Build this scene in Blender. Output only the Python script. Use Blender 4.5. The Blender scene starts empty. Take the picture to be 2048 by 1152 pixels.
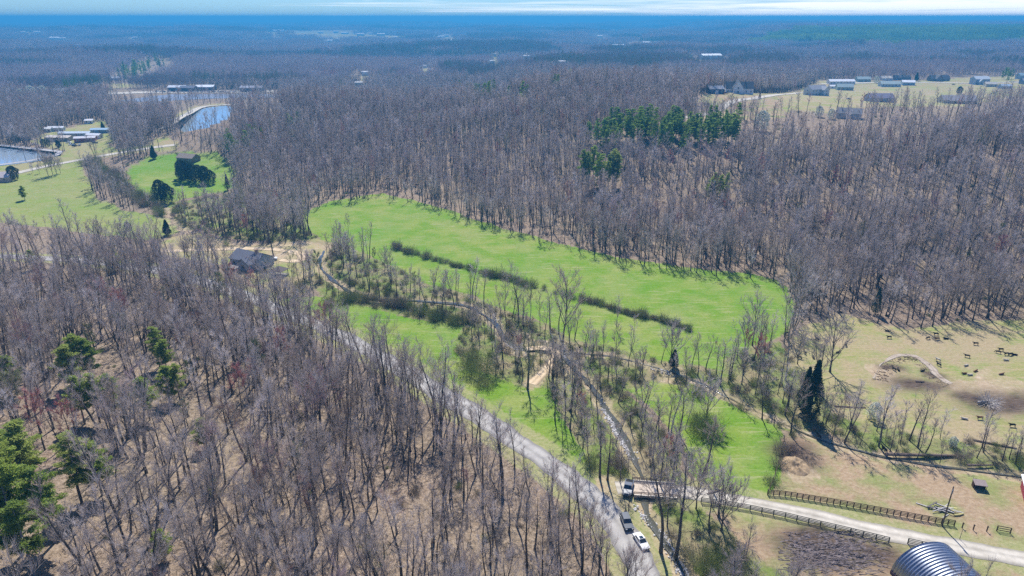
import bpy, bmesh, math, random
import numpy as np
from mathutils import Vector, Matrix
S = bpy.context.scene
COL = S.collection
R = math.radians
# ------------------------------------------------------------------ camera
CAM_H = 95.0
FPX = 1365.3                       # focal length in pixels of the 2048 px wide photograph (24 mm lens)
PITCH = math.atan((576 - 34) / FPX)
cd = bpy.data.cameras.new('camera'); cam = bpy.data.objects.new('camera', cd); COL.objects.link(cam)
cam.location = (0, 0, CAM_H); cam.rotation_euler = (math.pi / 2 - PITCH, 0, 0)
cd.sensor_width = 36; cd.lens = 24.0; cd.clip_start = 1; cd.clip_end = 200000
S.camera = cam
# ------------------------------------------------------------------ light
SUN_EL, SUN_AZ = 50.0, 2.0          # sun ahead of the camera, azimuth from +Y towards +X is negative here
w = bpy.data.worlds.new('World'); S.world = w; w.use_nodes = True
nt = w.node_tree; nt.nodes.clear()
out = nt.nodes.new('ShaderNodeOutputWorld'); bg = nt.nodes.new('ShaderNodeBackground')
sky = nt.nodes.new('ShaderNodeTexSky'); sky.sky_type = 'NISHITA'; sky.sun_disc = False
sky.sun_elevation = R(SUN_EL); sky.sun_rotation = R(-SUN_AZ); sky.air_density = 1.0; sky.dust_density = 0.3; sky.ozone_density = 3.0
tc = nt.nodes.new('ShaderNodeTexCoord'); mp = nt.nodes.new('ShaderNodeMapping')
mp.inputs['Scale'].default_value = (2.2, 2.2, 95)
ns = nt.nodes.new('ShaderNodeTexNoise'); ns.inputs['Scale'].default_value = 1.6; ns.inputs['Detail'].default_value = 7; ns.inputs['Roughness'].default_value = .62
ns.inputs['Distortion'].default_value = .5
rp = nt.nodes.new('ShaderNodeValToRGB'); rp.color_ramp.elements[0].position = .46; rp.color_ramp.elements[1].position = .70
mx = nt.nodes.new('ShaderNodeMix'); mx.data_type = 'RGBA'
hs = nt.nodes.new('ShaderNodeHueSaturation'); hs.inputs['Saturation'].default_value = 1.05
sep = nt.nodes.new('ShaderNodeSeparateXYZ')
m1 = nt.nodes.new('ShaderNodeMath'); m1.operation = 'MULTIPLY_ADD'; m1.inputs[1].default_value = .45; m1.inputs[2].default_value = 0.0
m2 = nt.nodes.new('ShaderNodeMath'); m2.operation = 'ADD'
L = nt.links.new
L(tc.outputs['Generated'], mp.inputs['Vector']); L(mp.outputs['Vector'], ns.inputs['Vector'])
L(tc.outputs['Generated'], sep.inputs[0]); L(sep.outputs['X'], m1.inputs[0])
L(ns.outputs['Fac'], m2.inputs[0]); L(m1.outputs[0], m2.inputs[1]); L(m2.outputs[0], rp.inputs['Fac'])
tint = nt.nodes.new('ShaderNodeMix'); tint.data_type = 'RGBA'; tint.blend_type = 'MULTIPLY'; tint.inputs['Factor'].default_value = 1; tint.inputs['B'].default_value = (.46, .78, 1.30, 1)
L(sky.outputs[0], tint.inputs['A']); L(tint.outputs['Result'], hs.inputs['Color']); L(hs.outputs[0], mx.inputs['A']); mx.inputs['B'].default_value = (11.5, 11.9, 12.4, 1)
zr = nt.nodes.new('ShaderNodeMapRange'); zr.inputs['From Min'].default_value = .05; zr.inputs['From Max'].default_value = .16; zr.inputs['To Min'].default_value = 1; zr.inputs['To Max'].default_value = .06; L(sep.outputs['Z'], zr.inputs['Value'])
cm = nt.nodes.new('ShaderNodeMath'); cm.operation = 'MULTIPLY'; L(rp.outputs['Color'], cm.inputs[0]); L(zr.outputs[0], cm.inputs[1]); L(cm.outputs[0], mx.inputs['Factor']); L(mx.outputs['Result'], bg.inputs['Color'])
bg.inputs['Strength'].default_value = 0.08
L(bg.outputs[0], out.inputs['Surface'])
sd = bpy.data.lights.new('sun', 'SUN'); sun = bpy.data.objects.new('sun', sd); COL.objects.link(sun)
sd.energy = 5.0; sd.angle = R(.53); sd.color = (1, .955, .88)
az = R(SUN_AZ)
sdir = Vector((-math.sin(az) * math.cos(R(SUN_EL)), math.cos(az) * math.cos(R(SUN_EL)), math.sin(R(SUN_EL))))
sun.rotation_euler = sdir.to_track_quat('Z', 'Y').to_euler()
vs = S.view_settings; vs.view_transform = 'Standard'; vs.look = 'None'; vs.exposure = 0.44; vs.gamma = 1; vs.use_curve_mapping = False
S.display_settings.display_device = 'sRGB'
cy = S.cycles
cy.max_bounces = 4; cy.diffuse_bounces = 2; cy.glossy_bounces = 2; cy.transmission_bounces = 2; cy.volume_bounces = 0; cy.transparent_max_bounces = 4
cy.use_adaptive_sampling = True; cy.adaptive_threshold = .02
cy.use_denoising = False
try:
    cy.denoiser = 'OPENIMAGEDENOISE'; cy.denoising_prefilter = 'ACCURATE'
except Exception: pass
cy.caustics_reflective = False; cy.caustics_refractive = False

# ------------------------------------------------------------------ terrain height
def hash2(ix, iy, s):
    n = (ix.astype(np.int64) * 374761393 + iy.astype(np.int64) * 668265263 + s * 974711) & 0x7fffffff
    n = ((n ^ (n >> 13)) * 1274126177) & 0x7fffffff
    return ((n ^ (n >> 16)) & 0xffff) / 65535.0
def vnoise(x, y, s=0):
    x = np.asarray(x, float); y = np.asarray(y, float)
    ix = np.floor(x); iy = np.floor(y); fx = x - ix; fy = y - iy
    fx = fx * fx * (3 - 2 * fx); fy = fy * fy * (3 - 2 * fy)
    a = hash2(ix, iy, s); b = hash2(ix + 1, iy, s); c = hash2(ix, iy + 1, s); d = hash2(ix + 1, iy + 1, s)
    return (a * (1 - fx) + b * fx) * (1 - fy) + (c * (1 - fx) + d * fx) * fy
def fbm(x, y, s=0, o=4):
    t = 0; a = .5; x = np.asarray(x, float); y = np.asarray(y, float)
    for k in range(o):
        t = t + a * vnoise(x, y, s + k * 17); x = x * 2.03; y = y * 2.03; a *= .5
    return t
def sst(a, b, v):
    t = np.clip((v - a) / (b - a), 0, 1); return t * t * (3 - 2 * t)
def sdist(x, y, pl):
    """signed distance to an open polyline: positive on its left side"""
    x = np.asarray(x, float); y = np.asarray(y, float)
    best = np.full(x.shape, 1e18); sg = np.zeros(x.shape)
    for (ax, ay), (bx, by) in zip(pl[:-1], pl[1:]):
        dx, dy = bx - ax, by - ay; t = np.clip(((x - ax) * dx + (y - ay) * dy) / (dx * dx + dy * dy), 0, 1)
        qx = x - ax - t * dx; qy = y - ay - t * dy; d = qx * qx + qy * qy
        s = dx * (y - ay) - dy * (x - ax); m = d < best; best = np.where(m, d, best); sg = np.where(m, s, sg)
    return np.sqrt(best) * np.sign(sg)
EDGE_R = [(400, 120), (185, 190), (120, 232), (98, 262), (20, 305), (-63, 378), (-125, 395), (-150, 480), (-140, 600), (-60, 900)]
EDGE_L = [(24, 60), (20, 112), (-20, 160), (-75, 212), (-135, 252), (-170, 290), (-215, 330), (-330, 350), (-900, 420)]
def ground(x, y):
    x = np.asarray(x, float); y = np.asarray(y, float); r = np.hypot(x, y)
    dr = -sdist(x, y, EDGE_R); dl = sdist(x, y, EDGE_L)
    z = 26 * sst(8, 200, dr) * (1 - sst(600, 1000, r) * .5)
    z = z + 18 * np.exp(-(((x + 190) / 130) ** 2 + ((y - 620) / 120) ** 2)) + 11 * np.exp(-(((x - 60) / 170) ** 2 + ((y - 640) / 90) ** 2))
    z = z + 11 * sst(8, 110, dl) * sst(-1200, -100, x) * sst(40, 80, r)
    z = z + (fbm(x / 90, y / 90, 3, 3) - .42) * 5 * sst(12, 60, np.maximum(dr, dl)) * (1 - sst(1500, 3000, r))
    far = sst(900, 2200, r)
    z = z + far * (fbm(x / 950 + 3.1, y / 560, 9, 4) - .45) * 95
    z = z + 14 * np.exp(-(((x + 900) / 330) ** 2 + ((y - 1750) / 260) ** 2))          # wooded knoll beyond the reservoir
    # broad plateau on the right that ends in a slope
    pl = sst(0, 900, (x - 780) - (y - 2300) * .10) * sst(1900, 2500, y)
    z = z + 26 * pl - 18 * sst(1500, 2300, y) * sst(500, 200, np.abs(x - 520 - (y - 2000) * .16)) * (1 - sst(6000, 9000, y))
    z = z + sst(9000, 22000, r) * (fbm(x / 5200, y / 5200, 21, 3) - .5) * 60
    z = np.minimum(z, 46 + 16 * sst(9000, 20000, r))
    return z
def gz(x, y): return float(ground(np.array([x]), np.array([y]))[0])
CP, SP = math.cos(PITCH), math.sin(PITCH)
def at(px, py):
    """photo pixel -> the ground point (x, y, z) seen there"""
    dx = (px - 1024) / FPX; dy = -(py - 576) / FPX
    d = np.array([dx, CP + dy * SP, -SP + dy * CP])
    t = np.geomspace(90, 40000, 220)
    for _ in range(3):
        g = CAM_H + d[2] * t - ground(d[0] * t, d[1] * t); m = g < 0; k = int(np.argmax(m)) if m.any() else len(t) - 1
        k = max(k, 1); g0, g1 = g[k - 1], g[k]; a, b = t[k - 1], t[k]; t = np.linspace(a, b, 14)
    b = a + (b - a) * (g0 / (g0 - g1) if g0 > 0 > g1 else .5)
    return d[0] * b, d[1] * b, gz(d[0] * b, d[1] * b)
def pix(x, y, z):
    dz = z - CAM_H; f = y * CP - dz * SP; u = y * SP + dz * CP
    return 1024 + FPX * x / f, 576 - FPX * u / f
def poly(px): return [at(a, b)[:2] for a, b in px]
def inpoly(x, y, P):
    c = np.zeros(x.shape, bool); n = len(P)
    for i in range(n):
        x0, y0 = P[i]; x1, y1 = P[i - 1]
        if y0 == y1: continue
        m = ((y0 > y) != (y1 > y)) & (x < (x1 - x0) * (y - y0) / (y1 - y0) + x0); c ^= m
    return c
# ------------------------------------------------------------------ materials
def newmat(name):
    m = bpy.data.materials.new(name); m.use_nodes = True; n = m.node_tree; b = n.nodes['Principled BSDF']; b.inputs['Specular IOR Level'].default_value = .25
    return m, n, b
MC = {}
def mat(name, col, rough=.8, var=.12, scale=3.0, metal=0.0, bump=0.0, spec=None):
    if name in MC: return MC[name]
    m, n, b = newmat(name); MC[name] = m
    t = n.nodes.new('ShaderNodeTexCoord'); no = n.nodes.new('ShaderNodeTexNoise'); no.inputs['Scale'].default_value = scale; no.inputs['Detail'].default_value = 5
    cr = n.nodes.new('ShaderNodeValToRGB'); cr.color_ramp.elements[0].position = .3; cr.color_ramp.elements[1].position = .7
    cr.color_ramp.elements[0].color = (*[c * (1 - var) for c in col], 1); cr.color_ramp.elements[1].color = (*[min(1, c * (1 + var)) for c in col], 1)
    n.links.new(t.outputs['Object'], no.inputs['Vector']); n.links.new(no.outputs['Fac'], cr.inputs['Fac']); n.links.new(cr.outputs['Color'], b.inputs['Base Color'])
    b.inputs['Roughness'].default_value = rough; b.inputs['Metallic'].default_value = metal
    if spec is not None: b.inputs['Specular IOR Level'].default_value = spec
    if bump:
        bp = n.nodes.new('ShaderNodeBump'); bp.inputs['Strength'].default_value = bump; bp.inputs['Distance'].default_value = .05
        n.links.new(no.outputs['Fac'], bp.inputs['Height']); n.links.new(bp.outputs[0], b.inputs['Normal'])
    return m
def mat_ramp(name, stops, rough=.85, trans=0.0, grad=None):
    """colour picked per object / instance"""
    m, n, b = newmat(name); MC[name] = m
    oi = n.nodes.new('ShaderNodeObjectInfo'); cr = n.nodes.new('ShaderNodeValToRGB'); el = cr.color_ramp.elements
    while len(el) < len(stops): el.new(.5)
    for e, (p, c) in zip(el, stops): e.position = p; e.color = (*c, 1)
    n.links.new(oi.outputs['Random'], cr.inputs['Fac'])
    t = n.nodes.new('ShaderNodeTexCoord'); no = n.nodes.new('ShaderNodeTexNoise'); no.inputs['Scale'].default_value = .9; no.inputs['Detail'].default_value = 3
    n.links.new(t.outputs['Object'], no.inputs['Vector'])
    hv = n.nodes.new('ShaderNodeHueSaturation'); mr = n.nodes.new('ShaderNodeMapRange'); mr.inputs[3].default_value = .7; mr.inputs[4].default_value = 1.3
    n.links.new(no.outputs['Fac'], mr.inputs[0]); n.links.new(mr.outputs[0], hv.inputs['Value']); n.links.new(cr.outputs['Color'], hv.inputs['Color'])
    n.links.new(hv.outputs[0], b.inputs['Base Color']); b.inputs['Roughness'].default_value = rough
    if trans:
        tr = n.nodes.new('ShaderNodeBsdfTranslucent'); ms = n.nodes.new('ShaderNodeMixShader'); ms.inputs[0].default_value = trans
        n.links.new(hv.outputs[0], tr.inputs['Color']); n.links.new(b.outputs[0], ms.inputs[1]); n.links.new(tr.outputs[0], ms.inputs[2])
        n.links.new(ms.outputs[0], n.nodes['Material Output'].inputs['Surface'])
    return m
M_BARK = mat_ramp('bark', [(0, (.07, .064, .06)), (.5, (.12, .11, .105)), (.85, (.09, .08, .07)), (.95, (.18, .165, .155)), (1, (.44, .42, .40))])
M_TWIG = mat_ramp('twigs', [(0, (.60, .54, .51)), (.35, (.73, .67, .64)), (.6, (.54, .48, .43)), (.8, (.68, .59, .53)), (.93, (.86, .81, .79)), (.972, (.50, .33, .33)), (1, (.46, .48, .29))], trans=.6)
M_TWIGFAR = mat_ramp('twigs of the far woods', [(0, (.55, .48, .48)), (.5, (.63, .56, .56)), (.8, (.58, .50, .49)), (.95, (.68, .62, .61)), (1, (.60, .43, .42))], trans=.55)
M_PINE = mat_ramp('pine needles', [(0, (.25, .34, .07)), (.5, (.34, .43, .09)), (1, (.42, .47, .14))], trans=.55)
M_PINEDK = mat_ramp('dark pine needles', [(0, (.15, .26, .05)), (.5, (.23, .35, .065)), (1, (.32, .43, .08))], trans=.45)
M_CEDAR = mat_ramp('cedar foliage', [(0, (.03, .055, .028)), (.5, (.045, .075, .035)), (1, (.07, .10, .045))], trans=.15)
M_SHRUB = mat_ramp('shrub twigs', [(0, (.42, .35, .30)), (.35, (.46, .42, .33)), (.7, (.38, .41, .20)), (1, (.40, .47, .20))], trans=.5)
M_BUD = mat_ramp('green buds', [(0, (.28, .33, .14)), (1, (.42, .45, .22))], trans=.35)
M_BLOSSOM = mat('white blossom', (.72, .74, .60), .8, .1)
M_RED = mat_ramp('red maple buds', [(0, (.66, .36, .34)), (1, (.70, .44, .40))], trans=.5)

# ------------------------------------------------------------------ mesh building
class MB:
    def __init__(s): s.v = []; s.f = []; s.m = []; s.n = 0
    def add(s, vs, fs, mi=0):
        b = s.n; s.v.append(np.asarray(vs, float).reshape(-1, 3)); s.n += len(s.v[-1])
        for f in fs: s.f.append([b + i for i in f]); s.m.append(mi)
    def box(s, c, d, rz=0, mi=0, taper=1.0, rx=0, ry=0):
        hx, hy, hz = d[0] / 2, d[1] / 2, d[2] / 2
        v = [Vector((sx * hx * (taper if sz > 0 else 1), sy * hy * (taper if sz > 0 else 1), sz * hz)) for sz in (-1, 1) for sx, sy in ((-1, -1), (1, -1), (1, 1), (-1, 1))]
        Mx = Matrix.Rotation(rz, 3, 'Z') @ Matrix.Rotation(ry, 3, 'Y') @ Matrix.Rotation(rx, 3, 'X'); c = Vector(c)
        s.add([tuple(Mx @ p + c) for p in v], [(3, 2, 1, 0), (4, 5, 6, 7), (0, 1, 5, 4), (1, 2, 6, 5), (2, 3, 7, 6), (3, 0, 4, 7)], mi)
    def tube(s, pts, rad, n=5, mi=0, cap=False):
        pts = [Vector(p) for p in pts]; vs = []; u = None
        for i, p in enumerate(pts):
            d = (pts[min(i + 1, len(pts) - 1)] - pts[max(i - 1, 0)]).normalized()
            if u is None: u = d.orthogonal().normalized()
            else: u = (u - d * u.dot(d)).normalized() if (u - d * u.dot(d)).length > 1e-6 else d.orthogonal().normalized()
            v = d.cross(u)
            for k in range(n):
                a = 2 * math.pi * k / n; vs.append(p + (u * math.cos(a) + v * math.sin(a)) * rad[i])
        fs = [(i * n + k, i * n + (k + 1) % n, (i + 1) * n + (k + 1) % n, (i + 1) * n + k) for i in range(len(pts) - 1) for k in range(n)]
        if cap: fs += [tuple(range(n))[::-1], tuple(range((len(pts) - 1) * n, len(pts) * n))]
        s.add([tuple(q) for q in vs], fs, mi)
    def mesh(s, name, mats, smooth=False):
        me = bpy.data.meshes.new(name)
        me.from_pydata(np.concatenate(s.v).tolist() if s.v else [], [], s.f)
        for m in mats: me.materials.append(m)
        if len(mats) > 1: me.polygons.foreach_set('material_index', s.m)
        if smooth: me.polygons.foreach_set('use_smooth', [True] * len(me.polygons))
        me.update(); return me
    def build(s, name, mats, parent=None, smooth=False, loc=None):
        if not isinstance(mats, (list, tuple)): mats = [mats]
        return link(name, s.mesh(name, mats, smooth), parent, loc)
def link(name, me, parent=None, loc=None):
    o = bpy.data.objects.new(name, me); COL.objects.link(o)
    if parent: o.parent = parent
    if loc is not None: o.location = loc
    return o
def tag(o, label=None, cat=None, group=None, kind=None):
    if label: o['label'] = label
    if cat: o['category'] = cat
    if group: o['group'] = group
    if kind: o['kind'] = kind
    return o
def thing(name, label, cat, loc=(0, 0, 0), rz=0, group=None, sc=1):
    o = bpy.data.objects.new(name, None); COL.objects.link(o); o.location = loc; o.rotation_euler = (0, 0, rz); o.empty_display_size = .1
    o.scale = (sc,) * 3 if not hasattr(sc, '__len__') else sc
    return tag(o, label, cat, group)
def arr_mesh(name, V, Q, mats, mi=None, smooth=False):
    me = bpy.data.meshes.new(name); V = np.asarray(V, np.float32); Q = np.asarray(Q, np.int32)
    me.vertices.add(len(V)); me.vertices.foreach_set('co', V.ravel()); k = Q.shape[1]
    me.loops.add(Q.size); me.loops.foreach_set('vertex_index', Q.ravel()); me.polygons.add(len(Q))
    me.polygons.foreach_set('loop_start', np.arange(0, Q.size, k, dtype=np.int32)); me.polygons.foreach_set('loop_total', np.full(len(Q), k, np.int32))
    for m in mats: me.materials.append(m)
    if mi is not None: me.polygons.foreach_set('material_index', np.asarray(mi, np.int32))
    if smooth: me.polygons.foreach_set('use_smooth', np.ones(len(Q), bool))
    me.update(calc_edges=True); me.validate(); return me

# ------------------------------------------------------------------ zones seen on the ground (photo pixel outlines -> world)
Z_MEADOW = poly([(600, 432), (660, 408), (760, 392), (850, 413), (960, 447), (1100, 490), (1230, 522), (1340, 542), (1440, 553), (1520, 560), (1572, 576), (1580, 620), (1570, 672),
    (1500, 690), (1452, 712), (1440, 742), (1340, 728), (1290, 716), (1180, 690), (1090, 655), (1010, 625), (940, 590), (850, 565), (775, 530), (715, 500), (640, 480), (610, 455)])
Z_LOWER = poly([(560, 600), (650, 590), (700, 602), (760, 615), (840, 640), (922, 650), (915, 700), (960, 742), (1050, 772), (1090, 775), (1150, 860), (1185, 900), (1200, 962), (1175, 972),
    (1060, 893), (950, 828), (850, 772), (760, 712), (660, 655), (590, 620)])
Z_RIGHTG = poly([(1240, 775), (1300, 762), (1400, 782), (1480, 822), (1560, 858), (1562, 900), (1540, 985), (1500, 998), (1440, 985), (1400, 950), (1375, 880), (1290, 815)])
Z_LEFTF = poly([(-60, 395), (-60, 350), (30, 345), (160, 318), (165, 345), (190, 395), (250, 420), (330, 435), (350, 465), (300, 480), (200, 470), (60, 450), (-60, 440)])
Z_BERM = poly([(-60, 350), (-60, 322), (60, 325), (120, 310), (150, 298), (200, 300), (290, 292), (290, 300), (220, 312), (150, 322), (30, 347)])
Z_GOLF = poly([(250, 335), (290, 317), (370, 308), (432, 308), (470, 345), (450, 385), (380, 395), (330, 412), (285, 400), (258, 365)])
Z_YARD = poly([(310, 490), (350, 470), (400, 462), (470, 490), (560, 484), (640, 478), (665, 488), (640, 530), (610, 560), (600, 590), (540, 592), (500, 562), (440, 530), (330, 512)])
Z_PAST = poly([(1575, 700), (1600, 655), (1690, 625), (1760, 650), (1850, 660), (1950, 640), (2150, 640), (2300, 700), (2300, 880), (2100, 905), (1900, 880), (1760, 860), (1660, 830), (1640, 770), (1590, 740)])
Z_PADD = poly([(1562, 870), (1640, 868), (1700, 890), (1760, 915), (1900, 935), (2100, 955), (2400, 980), (2400, 1300), (1700, 1300), (1540, 1152), (1470, 1060), (1440, 1012), (1500, 1000), (1538, 985)])
Z_STRIP = poly([(1380, 975), (1440, 988), (1540, 990), (1440, 1010), (1385, 998)])
Z_SUBD = poly([(1360, 236), (1392, 205), (1410, 188), (1500, 186), (1600, 180), (1640, 160), (1800, 163), (2100, 148), (2100, 190), (2000, 196), (1900, 214), (1850, 212), (1760, 214), (1700, 216), (1655, 226), (1590, 222), (1540, 232), (1440, 240)])
Z_TRAIL = poly([(60, 282), (100, 262), (170, 248), (205, 240), (225, 262), (222, 300), (150, 302), (100, 296)])
Z_TRAIL2 = poly([(290, 290), (330, 268), (365, 285), (345, 300), (300, 302)])
Z_LOT = poly([(205, 196), (220, 182), (330, 180), (560, 180), (560, 187), (340, 189), (250, 200)])
Z_LOT2 = poly([(60, 202), (105, 188), (165, 184), (165, 192), (110, 199)])
Z_CLEAR2 = poly([(216, 176), (222, 166), (275, 168), (272, 176)])
Z_DAM = poly([(325, 248), (352, 228), (390, 212), (450, 207), (450, 212), (400, 216), (372, 228), (345, 245)])
Z_FAR = [poly(q) for q in ([(535, 66), (560, 61), (700, 64), (815, 75), (790, 80), (700, 77), (600, 70)], [(-20, 70), (-20, 66), (60, 66), (60, 70)], [(240, 79), (250, 76), (318, 77), (310, 80)],
    [(860, 79), (880, 74), (910, 77), (915, 83)], [(1590, 133), (1600, 127), (1640, 121), (1690, 122), (1680, 132), (1640, 134)], [(5, 86), (10, 80), (60, 83), (62, 88)], [(1222, 98), (1224, 93), (1255, 94), (1255, 98)])]
P_POND = poly([(-80, 338), (-80, 287), (0, 291), (60, 297), (122, 304), (112, 311), (60, 322), (0, 330)])
P_RES = poly([(345, 248), (372, 230), (402, 216), (452, 211), (470, 214), (455, 236), (400, 258), (365, 262)])
P_FLAT = poly([(215, 203), (250, 199), (300, 192), (345, 188), (560, 186), (560, 194), (420, 196), (300, 202)])
OPEN = [Z_MEADOW, Z_LOWER, Z_RIGHTG, Z_LEFTF, Z_BERM, Z_GOLF, Z_YARD, Z_PAST, Z_PADD, Z_STRIP, Z_SUBD, Z_TRAIL, Z_TRAIL2, Z_LOT, Z_LOT2, Z_CLEAR2, Z_DAM, P_POND, P_RES, P_FLAT] + Z_FAR
FARB = [(77, 67, 14), (110, 79, 14), (126, 80, 11), (154, 80, 4), (48, 66, 8), (270, 78, 8), (545, 64, 16), (562, 63, 10), (641, 67, 10), (662, 84, 12), (672, 65, 9), (690, 68, 12), (722, 71, 14), (742, 69, 8), (762, 71, 14), (790, 77, 7), (882, 76, 14), (893, 73, 8), (905, 84, 10), (731, 151, 12), (719, 174, 15), (984, 127, 10), (1053, 117, 12), (1124, 130, 14), (1225, 63, 6), (1200, 75, 9), (1236, 95, 22), (1292, 89, 16), (1310, 87, 6), (1420, 119, 38), (1381, 119, 5), (1860, 48, 5), (1732, 50, 6), (990, 112, 5), (850, 137, 6)]
FARL = ['far white shed row on the left horizon field', 'long bright white barn far left', 'white barn right of the long far-left barn', 'tiny white house far left', 'far white shed at the left horizon', 'far grey house above the pale strip field', 'far pale house at the left end of the long field', 'second far house at the left end of the long field', 'far white house in the middle of the long field', 'far white-roofed farm just below the long field', 'bright white far barn at the centre of the long field', 'far grey house right of the bright barn', 'far white house on the right half of the long field', 'far house between two white ones on the long field', 'far white barn near the right end of the long field', 'far reddish-lot house at the right end of the long field',
    'far white farm left of the valley', 'far house behind the farm left of the valley', 'far low shed below the farm left of the valley', 'white-roofed building in the middle woods', 'lower white-roofed building in the middle woods', 'far pair of white houses in the valley woods', 'far white houses left of the gap in the hills', 'far white house cluster before the gap in the hills', 'far speck of a white house above the gap', 'far white house left of the pale valley field', 'wide white works building in the valley gap', 'white building on the slope right of the gap', 'last white building right of the gap', 'long row of white trailers far right of the middle', 'small white building left of the trailer row', 'tiny white house on the right horizon', 'second tiny white house on the right horizon', 'far white cabin on the valley slope', 'far grey cabin in the valley woods']
CLEARP = []
for _x, _y, _w in FARB:
    _p = at(_x, _y); _d = math.hypot(_p[0], _p[1]); _th = FPX * 20 / _d; CLEARP.append(poly([(_x - _w * .8, _y - .7), (_x + _w * .8, _y - .7), (_x + _w * .8, _y + _th), (_x - _w * .8, _y + _th)]))
OPEN += CLEARP
STANDS = [poly(q) for q in ([(225, 165), (235, 150), (270, 130), (330, 122), (345, 140), (300, 160), (260, 175)], [(1150, 296), (1180, 280), (1230, 272), (1330, 268), (1420, 272), (1490, 276), (1480, 305), (1390, 318), (1290, 322), (1220, 316)], [(1155, 372), (1165, 350), (1190, 340), (1240, 342), (1252, 372), (1235, 400), (1175, 398)],
    [(1395, 405), (1410, 378), (1470, 378), (1478, 400), (1460, 412)], [(905, 190), (960, 190), (1065, 200), (1060, 216), (960, 213), (905, 205)])]
OPEN += STANDS
# wet valley strip along the two creeks: thin trees and brush
Z_RIPA = poly([(660, 470), (720, 495), (800, 530), (880, 570), (960, 600), (1040, 640), (1120, 665), (1200, 690), (1300, 718), (1400, 735), (1460, 700), (1560, 680), (1600, 740), (1650, 800), (1700, 880),
    (1640, 868), (1560, 862), (1480, 825), (1400, 785), (1300, 765), (1240, 780), (1290, 830), (1370, 900), (1400, 1000), (1470, 1060), (1540, 1152), (1700, 1300), (1340, 1300), (1320, 1130), (1270, 1030), (1235, 975), (1195, 960), (1180, 900),
    (1090, 775), (1050, 772), (960, 745), (915, 700), (922, 650), (840, 640), (760, 615), (700, 602), (640, 590), (600, 560), (640, 500)])
Z_VALLEY = poly([(330, 412), (400, 396), (460, 388), (540, 385), (610, 400), (612, 440), (650, 475), (600, 482), (540, 484), (460, 478), (390, 458), (350, 462)])
Z_HEDGE_R = poly([(1640, 820), (1760, 850), (1900, 872), (2150, 900), (2150, 960), (1900, 940), (1750, 915), (1680, 890)])
def strip_pts(px, step=2.0):
    P = [Vector(at(a, b)[:2]) for a, b in px]; out = []
    n = len(P)
    for i in range(n - 1):
        p0, p1, p2, p3 = P[max(i - 1, 0)], P[i], P[i + 1], P[min(i + 2, n - 1)]
        k = max(2, int((p2 - p1).length / step))
        for j in range(k):
            t = j / k
            out.append(.5 * ((2 * p1) + (p2 - p0) * t + (2 * p0 - 5 * p1 + 4 * p2 - p3) * t * t + (3 * p1 - p0 - 3 * p2 + p3) * t ** 3))
    out.append(P[-1]); return out
ROAD = strip_pts([(1370, 1300), (1312, 1200), (1285, 1130), (1238, 1050), (1180, 992), (1110, 935), (1040, 888), (960, 835), (880, 785), (800, 735), (720, 692), (640, 652), (560, 620), (480, 588), (400, 560), (300, 538), (150, 520), (-50, 510)])
LANE = strip_pts([(1232, 975), (1268, 975), (1330, 981), (1400, 989), (1500, 1006), (1620, 1030), (1750, 1062), (1900, 1090), (2048, 1117), (2250, 1150)])
DRIVE = strip_pts([(310, 503), (400, 500), (500, 497), (560, 500), (600, 508), (598, 522), (560, 520)])
FARROAD = strip_pts([(-60, 368), (30, 347), (90, 333), (150, 322), (220, 309), (300, 296), (350, 290)], 6)
FARROAD2 = strip_pts([(238, 385), (232, 360), (226, 338)], 4)
SUBDROAD = strip_pts([(1370, 236), (1400, 231), (1432, 222), (1455, 208), (1480, 200), (1530, 193), (1605, 185)], 6)
STREET = strip_pts([(1640, 168), (1720, 166), (1850, 165), (1960, 166), (2100, 162)], 10)
TRACK = strip_pts([(1062, 768), (1085, 745), (1105, 722), (1112, 705), (1085, 695), (1050, 698)])
CREEK = strip_pts([(300, 390), (330, 420), (345, 445), (420, 478), (520, 488), (600, 486), (650, 492), (640, 530), (680, 570), (740, 596), (830, 600), (930, 610), (985, 640), (1005, 670), (1035, 692), (1085, 700), (1125, 712), (1180, 770), (1215, 820), (1245, 870), (1272, 925), (1288, 975), (1298, 1030), (1335, 1085), (1375, 1152), (1440, 1260)])
CREEK2 = strip_pts([(1125, 706), (1180, 706), (1250, 716), (1340, 742), (1400, 765), (1480, 805), (1560, 842), (1650, 880), (1750, 908), (1850, 925), (2000, 946), (2200, 970)])
CURVE = strip_pts([(1748, 757), (1762, 730), (1790, 712), (1830, 712), (1858, 730), (1880, 755), (1902, 768)])
def near_strip(x, y, P, wd):
    m = np.zeros(x.shape, bool); A = np.array([(p.x, p.y) for p in P])
    for i in range(0, len(A) - 1):
        ax, ay = A[i]; bx, by = A[i + 1]
        sel = (np.abs(x - (ax + bx) / 2) < wd + 12) & (np.abs(y - (ay + by) / 2) < wd + 12)
        if not sel.any(): continue
        xs, ys = x[sel], y[sel]; dx, dy = bx - ax, by - ay
        t = np.clip(((xs - ax) * dx + (ys - ay) * dy) / (dx * dx + dy * dy + 1e-9), 0, 1)
        mm = np.hypot(xs - ax - t * dx, ys - ay - t * dy) < wd
        w_ = np.where(sel)[0] if x.ndim == 1 else None
        m[w_] |= mm
    return m
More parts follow.
